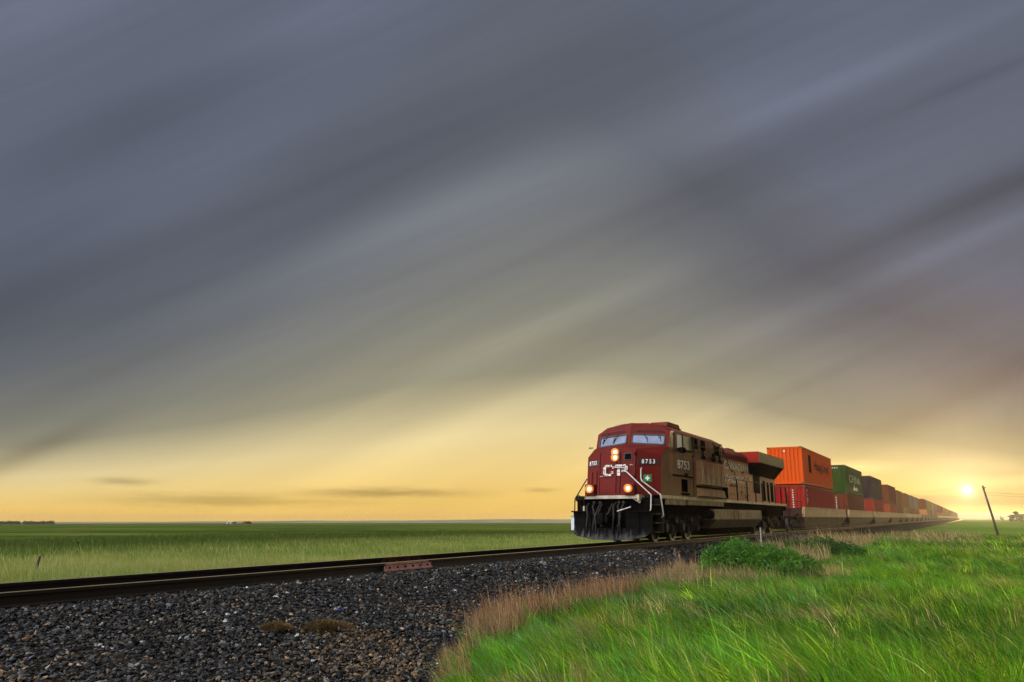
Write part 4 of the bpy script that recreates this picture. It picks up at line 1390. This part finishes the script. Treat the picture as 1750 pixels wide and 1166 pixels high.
def orange_mark(q, L):
    h = L / 2
    put_rects(q, [[(-h + 2.6, .95), (-h + 3.7, .95), (-h + 3.7, 2.25), (-h + 2.6, 2.25)]], (SIDEX, 0, 0), (0, 1, 0), (0, 0, 1))
    put_text(q, 'Hapag-Lloyd', 7.4, .95, (SIDEX, -h + 8.8, 1.50), (0, 1, 0), (0, 0, 1))


def green_mark(q, L):
    h = L / 2
    put_text(q, 'CHINA', 9.6, .78, (SIDEX, -h + 7.6, 1.50), (0, 1, 0), (0, 0, 1))


def small_mark(q, L):
    h = L / 2
    put_text(q, 'C', .50, .50, (SIDEX, -h + .95, 2.28), (0, 1, 0), (0, 0, 1))
    put_text(q, 'P', .50, .50, (SIDEX, -h + .95, 1.68), (0, 1, 0), (0, 0, 1))


on_side(c_or, orange_mark, 'lettering', INK, LC)
WLF = mat_plain('faded_container_lettering', (0.36, 0.38, 0.25), 0.9, 0, 0.5, 4, .02)
on_side(c_gr, green_mark, 'lettering', WLF, LC)
q = MB(); put_rects(q, [[(-LC / 2 + 6.5 + .32 * math.cos(k * math.pi / 10), .72 + .32 * math.sin(k * math.pi / 10)) for k in range(20)]], (SIDEX, 0, 0), (0, 1, 0), (0, 0, 1))
q.build('round_emblem', WLF, c_gr, fix=False)
q = MB(); put_rects(q, [[(-LC / 2 + 5.0, .36), (-LC / 2 + 9.5, .36), (-LC / 2 + 9.0, .80), (-LC / 2 + 7.2, .66), (-LC / 2 + 5.8, .74)]], (SIDEX - .0005, 0, 0), (0, 1, 0), (0, 0, 1))
q.build('dark_emblem', mat_plain('dark_green_ink', (0.008, 0.035, 0.010), .7, 0, .3, 6), c_gr, fix=False)
on_side(c_r1, small_mark, 'lettering', WL, LC)
on_side(c_r2, small_mark, 'lettering', WL, LC)


def end_marks(t, rects, mat=WL):
    q = MB(); put_rects(q, rects, (0, -LC / 2 - .0015, 0), (1, 0, 0), (0, 0, 1)); q.build('end_code', mat, t, fix=False, split=True)


for t, xx in ((c_r1, .35), (c_m1, .15), (c_bl, -.35), (c_r2, .2), (c_m2, 0)):   # illegible stencilled column of characters
    end_marks(t, [[(xx, 2.40 - i * .17), (xx + .085, 2.40 - i * .17), (xx + .085, 2.50 - i * .17), (xx, 2.50 - i * .17)] for i in range(10)])
end_marks(c_gr, [[(-.95 + i * .2, 2.36), (-.84 + i * .2, 2.36), (-.84 + i * .2, 2.47), (-.95 + i * .2, 2.47)] for i in range(8)])
end_marks(c_or, [[(-.08, 2.32), (.05, 2.32), (.05, 2.46), (-.08, 2.46)]])

# four short cars with brown and grey stacks
short = [(150.6, 'brown', 'brown', 'brown'), (168.8, 'brown', 'olive', 'dark olive'), (187.0, 'grey', 'brown', 'grey'), (205.0, 'grey', 'brown', 'last grey')]
for i, (y, up, lo, nm) in enumerate(short):
    place_well('short', y + 6.6, 'tan well car, %s car behind the locomotive, under a %s stack' % (ORD[i + 4], ('brown', 'brown and olive', 'grey and brown', 'grey and brown')[i]), GW)
    container(y, 2.90, 12.4, 2.55, up, '%s container on top of the stack on the %s car behind the locomotive' % (up, ORD[i + 4]), G1)
    container(y, .40, 12.4, 2.46, lo, 'lower %s container on the %s car behind the locomotive' % (lo, ORD[i + 4]), G1)
# dark cars: a gap with two pale orange boxes low down, then the tall stacks again
for i, yc in enumerate((231.0, 252.0, 271.5, 291.0, 310.5, 330.0)):
    place_well('navy', yc, 'dark navy well car, %s car behind the locomotive' % ORD[i + 8], GW)
container(225.2, .40, 6.06, 2.59, 'apricot', 'short pale orange container low in the first dark well car, nearer one of two', G1)
container(231.6, .40, 6.06, 2.59, 'apricot', 'short pale orange container low in the first dark well car, farther one of two', G1)
ups = ['maroon', 'olive', 'olive', 'tan', 'grey']; los = ['apricot', 'olive', 'brown', 'tan', 'rust']
for i, yc in enumerate((252.0, 271.5, 291.0, 310.5, 330.0)):
    container(yc - 7.0, 3.17, 14.0, 2.69, ups[i], 'upper %s container on the %s car behind the locomotive, over a dark well' % (ups[i], ORD[i + 9]), G1)
    container(yc - 7.0, .40, 14.0, 2.69, los[i], 'lower %s container on the %s car behind the locomotive, in a dark well' % (los[i], ORD[i + 9]), G1)
# the rest of the train, fading towards the sun
yc = 351.0; pal = ['tan', 'rust', 'olive', 'maroon', 'brown', 'grey', 'tan', 'olive']
rg = random.Random(5); k = 0
while yc < 1060:
    place_well('short', yc, 'hazy well car in the far tail of the train towards the sun', FARG)
    if k not in (9, 21):
        container(yc - 6.6, 2.95 if rg.random() < .3 else 3.17, 13.2, 2.69, rg.choice(pal), 'hazy container of the upper row in the far tail of the train', 'upper containers in the far tail of the train', False)
    container(yc - 6.6, .40, 13.2, 2.55, rg.choice(pal), 'hazy container of the lower row in the far tail of the train', 'lower containers in the far tail of the train', False)
    yc += 18.4; k += 1

# ------------------------------------------------------------------ small lineside things
WOOD = mat_paint('weathered_wood', (0.055, 0.042, 0.030), dirt=(0.11, 0.09, 0.07), amount=0.35, rough=0.9, streak=14)
POSTG = mat_plain('galvanised_post', (0.26, 0.265, 0.25), 0.6, 0.1, 0.3, 20)


# leaning old pole to the right of the line
pole = empty('utility_pole', (13.75, 95.0, -1.3), 'dark weathered wooden pole leaning left at the right edge, beside the sun', 'pole')
q = MB((13.75, 95.0, -1.3))
pb = Vector((13.75, 95.0, -1.4)); pt = Vector((13.75, 95.0, 4.05)) - RGT * 1.05
q.tube([pb, pb.lerp(pt, .5) + RGT * .02, pt], [.125, .11, .09], 12)
q.build('pole_shaft', WOOD, pole, smooth=True)
q = MB((13.75, 95.0, -1.3))
q.tube([pt - Vector((0, 0, .25)), pt - Vector((0, .0, .25)) + RGT * .22], .03, 6); q.lathe(pt - Vector((0, 0, .25)) + RGT * .22, (0, 0, 1), [(0, .04), (.09, .05), (.12, .02)], 8)
q.build('insulator_bracket', WOOD, pole)
for k, dz in enumerate((.62, .80)):
    q = MB((0, 0, 0))
    a = pt + (pb - pt) * (.12 + .05 * k) + RGT * .12; b_ = Vector((58.0, 118.0, 3.6 - .25 * k))
    q.tube([a.lerp(b_, i / 16) - Vector((0, 0, 3.2 * (i / 16) * (1 - i / 16))) for i in range(17)], .007, 5)
    o = q.build('overhead_wire', HANDB)
    tag(o, ('thin dark wire sagging right from the leaning pole, upper of two', 'thin dark wire sagging right from the leaning pole, lower of two')[k], 'wire', 'wires on the leaning pole')
# thin marker post beside the green bush
q = MB((4.5, 31.0, -.9)); q.tube([(4.5, 31.0, -.95), (4.5, 31.0, .55)], .024, 8); o = q.build('marker_post', POSTG); o.location = (4.5, 31.0, -.9)
tag(o, 'thin pale grey marker post standing behind the big green bush', 'post')
# leaning fence post in the verge on the left
bp_ = Vector((-14.8, 15.7, -1.05)); tp = bp_ + Vector((RGT.x * .11, RGT.y * .11, .76))
q = MB(tuple(bp_)); q.tube([bp_, tp], [.045, .04], 8)
o = q.build('fence_post', WOOD); o.location = bp_
tag(o, 'short dark wooden post leaning right in the pale grass on the far left', 'post')
# pale shed far out in the field, half behind the plow
SX, SY, SZ = -66.3, 170.8, -1.95
cab_ = empty('field_shed', (SX, SY, SZ), 'pale grey shed in the green field, half hidden behind the plow', 'shed')
q = MB((SX, SY, SZ)); q.box(SX - 1.4, SX + 1.4, SY - 1.2, SY + 1.2, SZ - .2, 1.2); q.build('wall', mat_plain('pale_grey_metal', (0.40, 0.43, 0.44), .5, 0, .15, 4), cab_, bevel=.02)
q = MB((SX, SY, SZ)); q.prx([(SY - 1.4, 1.2), (SY + 1.4, 1.2), (SY, 1.62)], SX - 1.5, SX + 1.5); q.build('roof', POSTG, cab_)
q = MB((SX, SY, SZ)); q.box(SX - .5, SX + .5, SY - 1.23, SY - 1.205, SZ, .3); q.build('door', POSTG, cab_)
# far farm buildings
for nm, x_, y_, w_, h_, lab, mt in (('farm_shed', -753.0, 690.0, 8.5, 3.2, 'tiny pale farm shed on the left horizon', POSTG), ('barn', -738.0, 700.0, 6.0, 3.4, 'tiny dark barn beside the pale shed on the left horizon', WOOD)):
    zb_ = float(ground_z(x_, y_)) - .3
    f = empty(nm, (x_, y_, zb_), lab, 'farm building')
    q = MB((x_, y_, zb_)); q.box(x_ - w_ / 2, x_ + w_ / 2, y_ - 4, y_ + 4, zb_, zb_ + h_ * .65); q.build('wall', mt, f)
    q = MB((x_, y_, zb_)); q.prx([(y_ - 4.4, zb_ + h_ * .65), (y_ + 4.4, zb_ + h_ * .65), (y_, zb_ + h_)], x_ - w_ / 2 - .4, x_ + w_ / 2 + .4); q.build('roof', ROOF if nm == 'barn' else POSTG, f)
    q = MB((x_, y_, zb_)); q.box(x_ - 1.5, x_ + 1.5, y_ - 4.06, y_ - 4.005, zb_, zb_ + 2.4); q.build('door', WOOD, f)
# scrap of blue plastic on the stones
q = MB(); q.poly([(0, 0, .01), (.10, .02, .05), (.06, .10, .06), (.0, .07, .02)]); q.poly([(0, 0, .012), (-.08, .03, .04), (-.05, .09, .012)]); q.poly([(.02, .0, .014), (.05, -.12, .03), (.07, -.01, .03)])

o = q.build('plastic_scrap', mat_plain('blue_plastic', (0.02, 0.05, 0.42), .4, 0, .2, 8), fix=False)
o.location = (2.87, 9.7, float(ballast_z(2.87, 9.7)) + .05)
tag(o, 'torn scrap of bright blue plastic lying on the dark stones', 'plastic scrap')

# ------------------------------------------------------------------ vegetation
GRASS = mat_attr('grass_blade', 0.55, 0.42, 0.15)
DRYM = mat_attr('dry_grass_blade', 0.8, 0.30, 0.1)
LEAFM = mat_attr('leaf', 0.5, 0.32, 0.25)


def blades(name, x, y, z, h, w, lean, amt, col, mat, kind='stuff', parent=None):
    """bent tapering blades: lean is an (n,2) direction, amt how far the tip is carried over (share of the height)"""
    n = len(x)
    S = np.array([0.0, 0.38, 0.72, 1.0])
    yaw = RNG.uniform(0, 2 * np.pi, n)
    # width across the view more often than not
    wx = np.cos(yaw) * 0.6 + RGT.x * 0.8; wy = np.sin(yaw) * 0.6 + RGT.y * 0.8
    l = np.hypot(wx, wy); wx /= l; wy /= l
    V = np.zeros((n, 8, 3)); CC = np.zeros((n, 8, 3))
    for k, s in enumerate(S):
        up = h * (s - 0.30 * amt * s * s)
        off = h * amt * (0.25 * s + 0.75 * s ** 2)
        ww = w * (1 - s ** 1.7) * 0.5 + 0.0004
        for e, sg in ((0, -1), (1, 1)):
            V[:, 2 * k + e, 0] = x + lean[:, 0] * off + sg * wx * ww
            V[:, 2 * k + e, 1] = y + lean[:, 1] * off + sg * wy * ww
            V[:, 2 * k + e, 2] = z + up
            CC[:, 2 * k + e, :] = col
    base = (np.arange(n) * 8)[:, None, None]
    F = (np.array([[0, 1, 3, 2], [2, 3, 5, 4], [4, 5, 7, 6]])[None] + base).reshape(-1, 4)
    o = np_obj(name, V.reshape(-1, 3), F, mat, CC.reshape(-1, 3), parent)
    if parent is None and kind: tag(o, kind=kind)
    return o


def lean_dirs(x, y, n, spread=0.5, bias=1.0):
    ang0 = np.arctan2(-RGT.y, -RGT.x)
    a = ang0 + (fbm(x, y, 1.7, 21) - 0.5) * 2.6 + RNG.normal(0, spread, n)
    return np.stack([np.cos(a), np.sin(a)], -1)


def right_edge(y): return 11.25 + 0.062 * y + 1.2


# --- lush grass of the right foreground
def lush(y0, y1, dens, h0, w0, per=26, sig=.07):
    """grass in tufts: every tuft shares a lean, a height and a tone, its blades vary round them"""
    nt_ = int((y1 - y0) * 16.0 * dens / per)
    ty = RNG.uniform(y0, y1, nt_); tx = RNG.uniform(3.0, 21.0 if y1 > 40 else 15.0, nt_)
    edge = xb(ty) - 0.30 + 0.1 * np.clip((9.0 - ty) / 1.5, 0, 1) + 0.62 * fbm(tx, ty, 0.9, 31)
    keep = (tx > edge) & (tx < right_edge(ty)) & (np.hypot(tx - CAM.x, ty - CAM.y) > 3.2)
    tx, ty = tx[keep], ty[keep]; nt_ = len(tx)
    c1 = fbm(tx, ty, 2.4, 51); c2 = fbm(tx, ty, 0.8, 61); c3 = fbm(tx * .5 + ty * .2, ty, 5.0, 71)
    th = h0 * (0.45 + 0.95 * c1) * np.exp(RNG.normal(0, .22, nt_))
    tl = lean_dirs(tx, ty, nt_, .55); ta = np.clip(0.70 + 1.2 * (c2 - .5) + RNG.normal(0, .22, nt_), .08, 1.2)
    lush_c = np.array([0.085, 0.235, 0.012]); yel = np.array([0.20, 0.30, 0.018]); deep = np.array([0.024, 0.085, 0.007]); blue = np.array([0.095, 0.21, 0.060])
    t = np.clip((c3 - .38) * 2.8 + RNG.normal(0, .28, nt_), 0, 1)[:, None]
    tc = deep * (1 - t) + lush_c * t
    u = RNG.random(nt_)
    t2 = np.clip((tx - 7.0) / 8, 0, 1) * .5 + np.clip((c1 - .45) * 2, 0, .6)
    m_ = u < .30 * t2 + .10
    tc[m_] = yel * RNG.uniform(.6, 1.1, (m_.sum(), 1))
    m_ = (u > .5) & (u < .5 + .28 * np.clip((9.5 - tx) / 3, 0, 1))
    tc[m_] = blue  # bluish light on the left-hand tufts put into the blade colour
    patch = np.clip((fbm(tx, ty, 1.5, 91) - .60) * 7, 0, 1)
    m_ = u > 1 - (.015 + .40 * patch)
    tc[m_] = np.array([0.27, 0.21, 0.09]) * RNG.uniform(.6, 1.2, (m_.sum(), 1))
    tc = tc * np.exp(RNG.normal(-.06, .38, (nt_, 1)))
    k = np.repeat(np.arange(nt_), per); n = len(k)
    x = tx[k] + RNG.normal(0, sig, n); y = ty[k] + RNG.normal(0, sig, n)
    h = th[k] * np.exp(RNG.normal(-.08, .26, n))
    out = RNG.normal(0, .38, (n, 2))
    l = tl[k] + out; l /= np.maximum(np.linalg.norm(l, axis=1), .2)[:, None]
    amt = np.clip(ta[k] + RNG.normal(0, .16, n), .05, 1.25)
    col = tc[k] * np.exp(RNG.normal(0, .30, (n, 1)))
    v = RNG.random(n)
    col[v < .015] = np.array([0.30, 0.25, 0.11])
    return x, y, ground_z(x, y) - .03, h, w0 * RNG.uniform(.6, 1.45, n), l, amt, col


parts = [lush(3, 13, 2700, .27, .0072, 30, .06), lush(13, 24, 1300, .27, .011, 26, .08), lush(24, 45, 480, .28, .018, 20, .11), lush(45, 90, 110, .32, .045, 14, .2)]
blades('grass', *[np.concatenate([p[i] for p in parts]) for i in range(8)], GRASS)

# --- dry reddish grass along the edge of the stones, and pale seed heads farther off
def dry(y0, y1, dens, h0, w0, x0, x1, c, thr=.42, lean_amt=.35):
    n = int((y1 - y0) * (x1 - x0) * dens)
    y = RNG.uniform(y0, y1, n); x = xb(y) + RNG.uniform(x0, x1, n)
    pt_ = fbm(x, y, 1.6, 101)
    keep = pt_ + RNG.normal(0, .08, n) > thr
    x, y, pt_ = x[keep], y[keep], pt_[keep]; n = len(x)
    h = h0 * (.5 + .9 * pt_) * np.exp(RNG.normal(0, .25, n))
    col = np.array(c) * np.exp(RNG.normal(0, .45, (n, 1)))
    pale = RNG.random(n) < .12
    col[pale] = np.array([.36, .28, .17]) * RNG.uniform(.7, 1.2, (pale.sum(), 1))
    col[RNG.random(n) < .12] = np.array([0.05, 0.03, 0.02])
    return x, y, np.where(x < xb(y), ballast_z(x, y), ground_z(x, y)) - .03, h, w0 * RNG.uniform(.6, 1.4, n), lean_dirs(x, y, n, 1.0), np.clip(RNG.normal(lean_amt, .2, n), .05, 1), col


def dry_at(cx_, cy_, rx_, ry_, n, h0):
    x = cx_ + RNG.normal(0, rx_ * .5, n); y = cy_ + RNG.normal(0, ry_ * .5, n)
    col = np.array([.24, .19, .08]) * np.exp(RNG.normal(0, .45, (n, 1)))
    return x, y, np.where(x < xb(y), ballast_z(x, y), ground_z(x, y)) - .03, h0 * np.exp(RNG.normal(0, .25, n)), .010 * RNG.uniform(.6, 1.4, n), lean_dirs(x, y, n, 1.0), np.clip(RNG.normal(.35, .2, n), .05, 1), col


parts = [dry(7.6, 10.5, 2100, .25, .0060, -.25, .16, (.20, .11, .060), .43, .3), dry(10.5, 20, 1700, .43, .0065, -.32, .42, (.21, .115, .062), .45, .3), dry(20, 36, 600, .42, .010, -.4, 1.0, (.25, .165, .09), .42),
         dry(30, 60, 150, .75, .016, -.2, 2.6, (.28, .22, .11), .47), dry(60, 105, 22, .5, .05, .5, 9, (.22, .17, .09), .54), dry_at(5.15, 23.4, 1.5, .75, 1500, .46), dry_at(6.9, 26.2, 1.2, .9, 900, .5), dry(8, 30, 16, .40, .006, 1.0, 6.5, (.36, .30, .15), .52, .7)]
blades('dry_grass', *[np.concatenate([p[i] for p in parts]) for i in range(8)], DRYM)

# --- pale tall verge beyond the track on the left, thinning into the field
def verge(n, xlo, xhi, ylo, yhi, h0, w0, seed):
    x = -np.exp(RNG.uniform(math.log(-xhi), math.log(-xlo), n)); y = RNG.uniform(ylo, yhi, n)
    az = np.degrees(np.arctan2(x - CAM.x, y)) + math.degrees(BE)
    keep = (az > -64 - 4 * RNG.random(n)) & (az < 8) & ((az > -36) | (RNG.random(n) < .6))
    x, y = x[keep], y[keep]; n = len(x)
    c1 = fbm(x, y, 5, seed); c2 = fbm(x, y, 1.5, seed + 3)
    h = h0 * (.6 + .8 * c2) * np.exp(RNG.normal(0, .2, n))
    pale = np.array([0.22, 0.25, 0.075]); gr = np.array([0.085, 0.165, 0.022]); st = np.array([0.34, 0.30, 0.14])
    t = np.clip((c1 - .3) * 2.2 + RNG.normal(0, .25, n), 0, 1)[:, None]
    col = gr * (1 - t) + pale * t
    m_ = RNG.random(n) < .16
    col[m_] = st
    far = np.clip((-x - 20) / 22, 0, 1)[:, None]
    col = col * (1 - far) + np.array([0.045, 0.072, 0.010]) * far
    return x, y, ground_z(x, y) - .03, h, w0 * RNG.uniform(.7, 1.3, n) * (1 + np.clip(np.hypot(x - CAM.x, y) - 20, 0, 60) / 22), lean_dirs(x, y, n, .9), np.clip(RNG.normal(.3, .15, n), .03, .9), col


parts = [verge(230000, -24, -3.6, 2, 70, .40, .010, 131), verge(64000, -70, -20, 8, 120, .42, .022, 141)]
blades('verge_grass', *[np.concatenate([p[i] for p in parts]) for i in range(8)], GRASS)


# --- leafy shrubs
def leaf_cloud(blobs, n, size, c_lo, c_hi, seed):
    rg = np.random.default_rng(seed)
    P_ = []
    tot = sum(b[3] * b[4] + b[3] * b[5] for b in blobs)
    for (bx_, by_, bz_, rx, ry, rz) in blobs:
        k = int(n * (rx * ry + rx * rz) / tot)
        v = rg.normal(0, 1, (k, 3)); v /= np.linalg.norm(v, axis=1)[:, None]
        r = rg.uniform(.40, 1.12, k) ** .6 * np.where(rg.random(k) < .05, rg.uniform(1.0, 1.35, k), 1)
        lump = 1 + .42 * (fbm(v[:, 0] * 3 + bx_ * 9, v[:, 1] * 3 + v[:, 2] * 2, .9, seed) - .5) * 2
        P_.append(np.array([bx_, by_, bz_]) + v * np.array([rx, ry, rz]) * (r * lump)[:, None])
    P_ = np.concatenate(P_); k = len(P_)
    a = rg.normal(0, 1, (k, 3)); a /= np.linalg.norm(a, axis=1)[:, None]
    b = np.cross(a, rg.normal(0, 1, (k, 3))); b /= np.linalg.norm(b, axis=1)[:, None]
    s = size * np.exp(rg.normal(0, .3, k))[:, None]
    nrm = np.cross(a, b)
    V = np.stack([P_ - a * s, P_ + b * s * .45 + nrm * s * .12, P_ + a * s, P_ - b * s * .45 + nrm * s * .12], 1).reshape(-1, 3)
    t = np.clip(rg.normal(.5, .3, k) + (fbm(P_[:, 0], P_[:, 1] + P_[:, 2], size * 9, seed + 5) - .5) * 1.6, 0, 1)[:, None]
    col = np.array(c_lo) * (1 - t) + np.array(c_hi) * t
    return V, np.arange(k * 4).reshape(-1, 4), np.repeat(col, 4, 0)


def shrub(label, base, blobs, n, size, lo, hi, seed):
    t = empty('shrub', base, label, 'shrub', None)
    V, F, c = leaf_cloud(blobs, n, size, lo, hi, seed)
    np_obj('foliage', V - np.array(base), F, LEAFM, c, t)
    q = MB(base); rg = random.Random(seed)
    for (bx_, by_, bz_, rx, ry, rz) in blobs:
        for _ in range(5):
            q.tube([(bx_ + rg.uniform(-.2, .2) * rx, by_ + rg.uniform(-.2, .2) * ry, base[2] - .05), (bx_ + rg.uniform(-.4, .4) * rx, by_ + rg.uniform(-.4, .4) * ry, bz_), (bx_ + rg.uniform(-.7, .7) * rx, by_ + rg.uniform(-.7, .7) * ry, bz_ + rz * .6)], [.014, .010, .004], 5)
    q.build('stem', WOOD, t)
    return t


B0 = Vector((5.6, 25.4, -.9)); rb = lambda a, d, z, rx, ry, rz: (B0.x + RGT.x * a + FWD.x * d, B0.y + RGT.y * a + FWD.y * d, z - .12, rx, ry, rz)
shrub('big bright green leafy shrub at the edge of the ballast, in front of the train', (5.6, 25.4, -.9),
      [rb(-1.15, .2, -.38, .62, .62, .55), rb(-.55, .25, -.22, .75, .7, .60), rb(.15, .1, -.30, .75, .7, .55), rb(.8, 0, -.42, .70, .65, .50), rb(1.35, -.1, -.60, .55, .55, .42), rb(-1.5, 0, -.62, .42, .45, .38), rb(.2, -.5, -.62, .6, .45, .42)],
      30000, .036, (.010, .045, .005), (.072, .20, .012), 3)
B0 = Vector((5.3, 38.5, -.9))
shrub('darker low green shrub behind and to the right of the big bright one', (5.3, 38.5, -.9),
      [rb(-.9, .2, -.42, .8, .7, .48), rb(.2, .2, -.36, .9, .7, .52), rb(1.2, 0, -.50, .8, .7, .42)], 9000, .055, (.012, .05, .008), (.05, .15, .015), 8)

# thin dry weed sticking up from the stones below the locomotive
wx_, wy_ = 3.15, 25.6; wz_ = float(ballast_z(wx_, wy_))
q = MB((wx_, wy_, wz_)); rg = random.Random(4)
for i in range(9):
    a = rg.uniform(0, 6.28); L = rg.uniform(.3, .85)
    p0 = Vector((wx_ + rg.uniform(-.12, .12), wy_ + rg.uniform(-.12, .12), wz_ - .03)); p2 = p0 + Vector((math.cos(a) * .14, math.sin(a) * .14, L)) - RGT * .16
    q.tube([p0, p0.lerp(p2, .5) + Vector((0, 0, .04)), p2], [.006, .005, .003], 5)
    for j in range(6):
        m_ = p0.lerp(p2, .5 + .08 * j); q.tube([m_, m_ + Vector((rg.uniform(-.07, .07), rg.uniform(-.07, .07), .07))], [.004, .005], 4)
o = q.build('dry_weed', mat_plain('weed_straw', (.26, .17, .11), .8, 0, .4, 20)); o.location = (wx_, wy_, wz_)
tag(o, 'tall thin dry weed standing on the ballast below the locomotive steps', 'weed')

# two low brown cushions of dead weed on the stones
for i, (x_, y_, r_, lab) in enumerate(((3.50, 8.75, .30, 'larger rounded brown cushion of dead weed on the dark ballast'), (3.30, 8.02, .20, 'smaller brown cushion of dead weed on the ballast, left of the larger one'))):
    z_ = float(ballast_z(x_, y_))
    rg_ = np.random.default_rng(70 + i); k = 5200 if i == 0 else 2600
    th = rg_.uniform(0, 2 * np.pi, k); rr = np.sqrt(rg_.random(k)); hh = np.sqrt(np.maximum(0, 1 - rr ** 2)) * r_ * .46 * (0.7 + .5 * fbm(rr * np.cos(th) * 4, rr * np.sin(th) * 4, .8, i))
    rag = .62 + .75 * vnoise(th * 1.6 + 7 * i, th * 0, 1.0, 15)
    px_ = rr * np.cos(th) * r_ * rag; py_ = rr * np.sin(th) * r_ * rag
    col = np.array([.085, .058, .028]) * np.exp(rg_.normal(0, .45, (k, 1)))
    o = blades('dead_weed', px_, py_, hh * .75, np.full(k, .026) * np.exp(rg_.normal(0, .4, k)), np.full(k, .006), np.stack([np.cos(th), np.sin(th)], -1), np.clip(rr * 1.1, .1, 1), col, DRYM, kind=None)
    o.location = (x_, y_, z_ + .02)
    tag(o, lab, 'dead weed', 'cushions of dead weed on the ballast')


# --- trees on the horizon
def tree(base, h, r, label, seed, group=None, n=2600, name='tree'):
    t = empty(name, base, label, 'tree', group)
    rg = random.Random(seed); bz = base[2]
    q = MB(base)
    q.tube([(base[0], base[1], bz - .3), (base[0] + .1, base[1], bz + h * .35), (base[0], base[1], bz + h * .7)], [h * .035, h * .026, h * .012], 8)
    bl = []
    for k in range(18):
        a = rg.uniform(0, 6.28); d = rg.uniform(.1, .85) * r; zz = bz + h * rg.uniform(.16, .80)
        c = (base[0] + math.cos(a) * d, base[1] + math.sin(a) * d, zz)
        s = rg.uniform(.16, .36) * r
        bl.append((*c, s, s, s * .8)); q.tube([(base[0], base[1], bz + h * .3), c], [h * .015, h * .006], 5)
    q.build('trunk', WOOD, t)
    V, F, c = leaf_cloud(bl, n, h * .035, (.012, .03, .008), (.045, .085, .020), seed)
    np_obj('crown', V - np.array(base), F, LEAFM, c, t)
    return t


for i, (dx, h, r) in enumerate(((-2.2, 4.4, 1.7), (.2, 6.3, 2.4), (2.4, 5.0, 2.0))):
    x_ = 33.0 + dx; y_ = 500.0 + i * 1.5
    tree((x_, y_, float(ground_z(x_, y_)) - .1), h, r, ('shorter dark tree at the left of the small clump on the right horizon', 'tallest dark tree in the middle of the small clump on the right horizon', 'dark tree at the right of the small clump on the right horizon')[i], 20 + i, 'clump of trees on the right horizon')
tree((32.8, 700.0, float(ground_z(32.8, 700.)) - .1), 4.2, 1.5, 'tiny lone tree on the right horizon beside the leaning pole', 33, None, 900)
# far shelter belt on the left horizon: reads as one mass
bl = []
rg = random.Random(9)
for i in range(60):
    t_ = i / 59
    x_ = -1270 + 160 * t_; y_ = 690.0 + 4 * t_
    z_ = float(ground_z(x_, y_)); s = rg.uniform(1.7, 2.6)
    bl.append((x_ + rg.uniform(-1, 1), y_ + rg.uniform(-6, 6), z_ + s * .75, s * 1.2, s * 1.2, s))
V, F, c = leaf_cloud(bl, 14000, .55, (.012, .022, .010), (.035, .05, .02), 77)
o = np_obj('shelter_belt', V, F, LEAFM, c); tag(o, kind='stuff')

# ------------------------------------------------------------------ haze
hz, nt, b = new_mat('evening_haze')
nt.n.remove(b)
pv = nt.new('ShaderNodeVolumePrincipled')
pv.inputs['Color'].default_value = (0.95, 0.90, 0.80, 1)
pv.inputs['Density'].default_value = HAZE
pv.inputs['Anisotropy'].default_value = 0.8
nt.l.new(pv.outputs[0], nt.n['Material Output'].inputs['Volume'])
q = MB(); q.box(-2600, 2600, -400, 2600, -20, 9.5)
o = q.build('haze', hz); tag(o, kind='stuff')
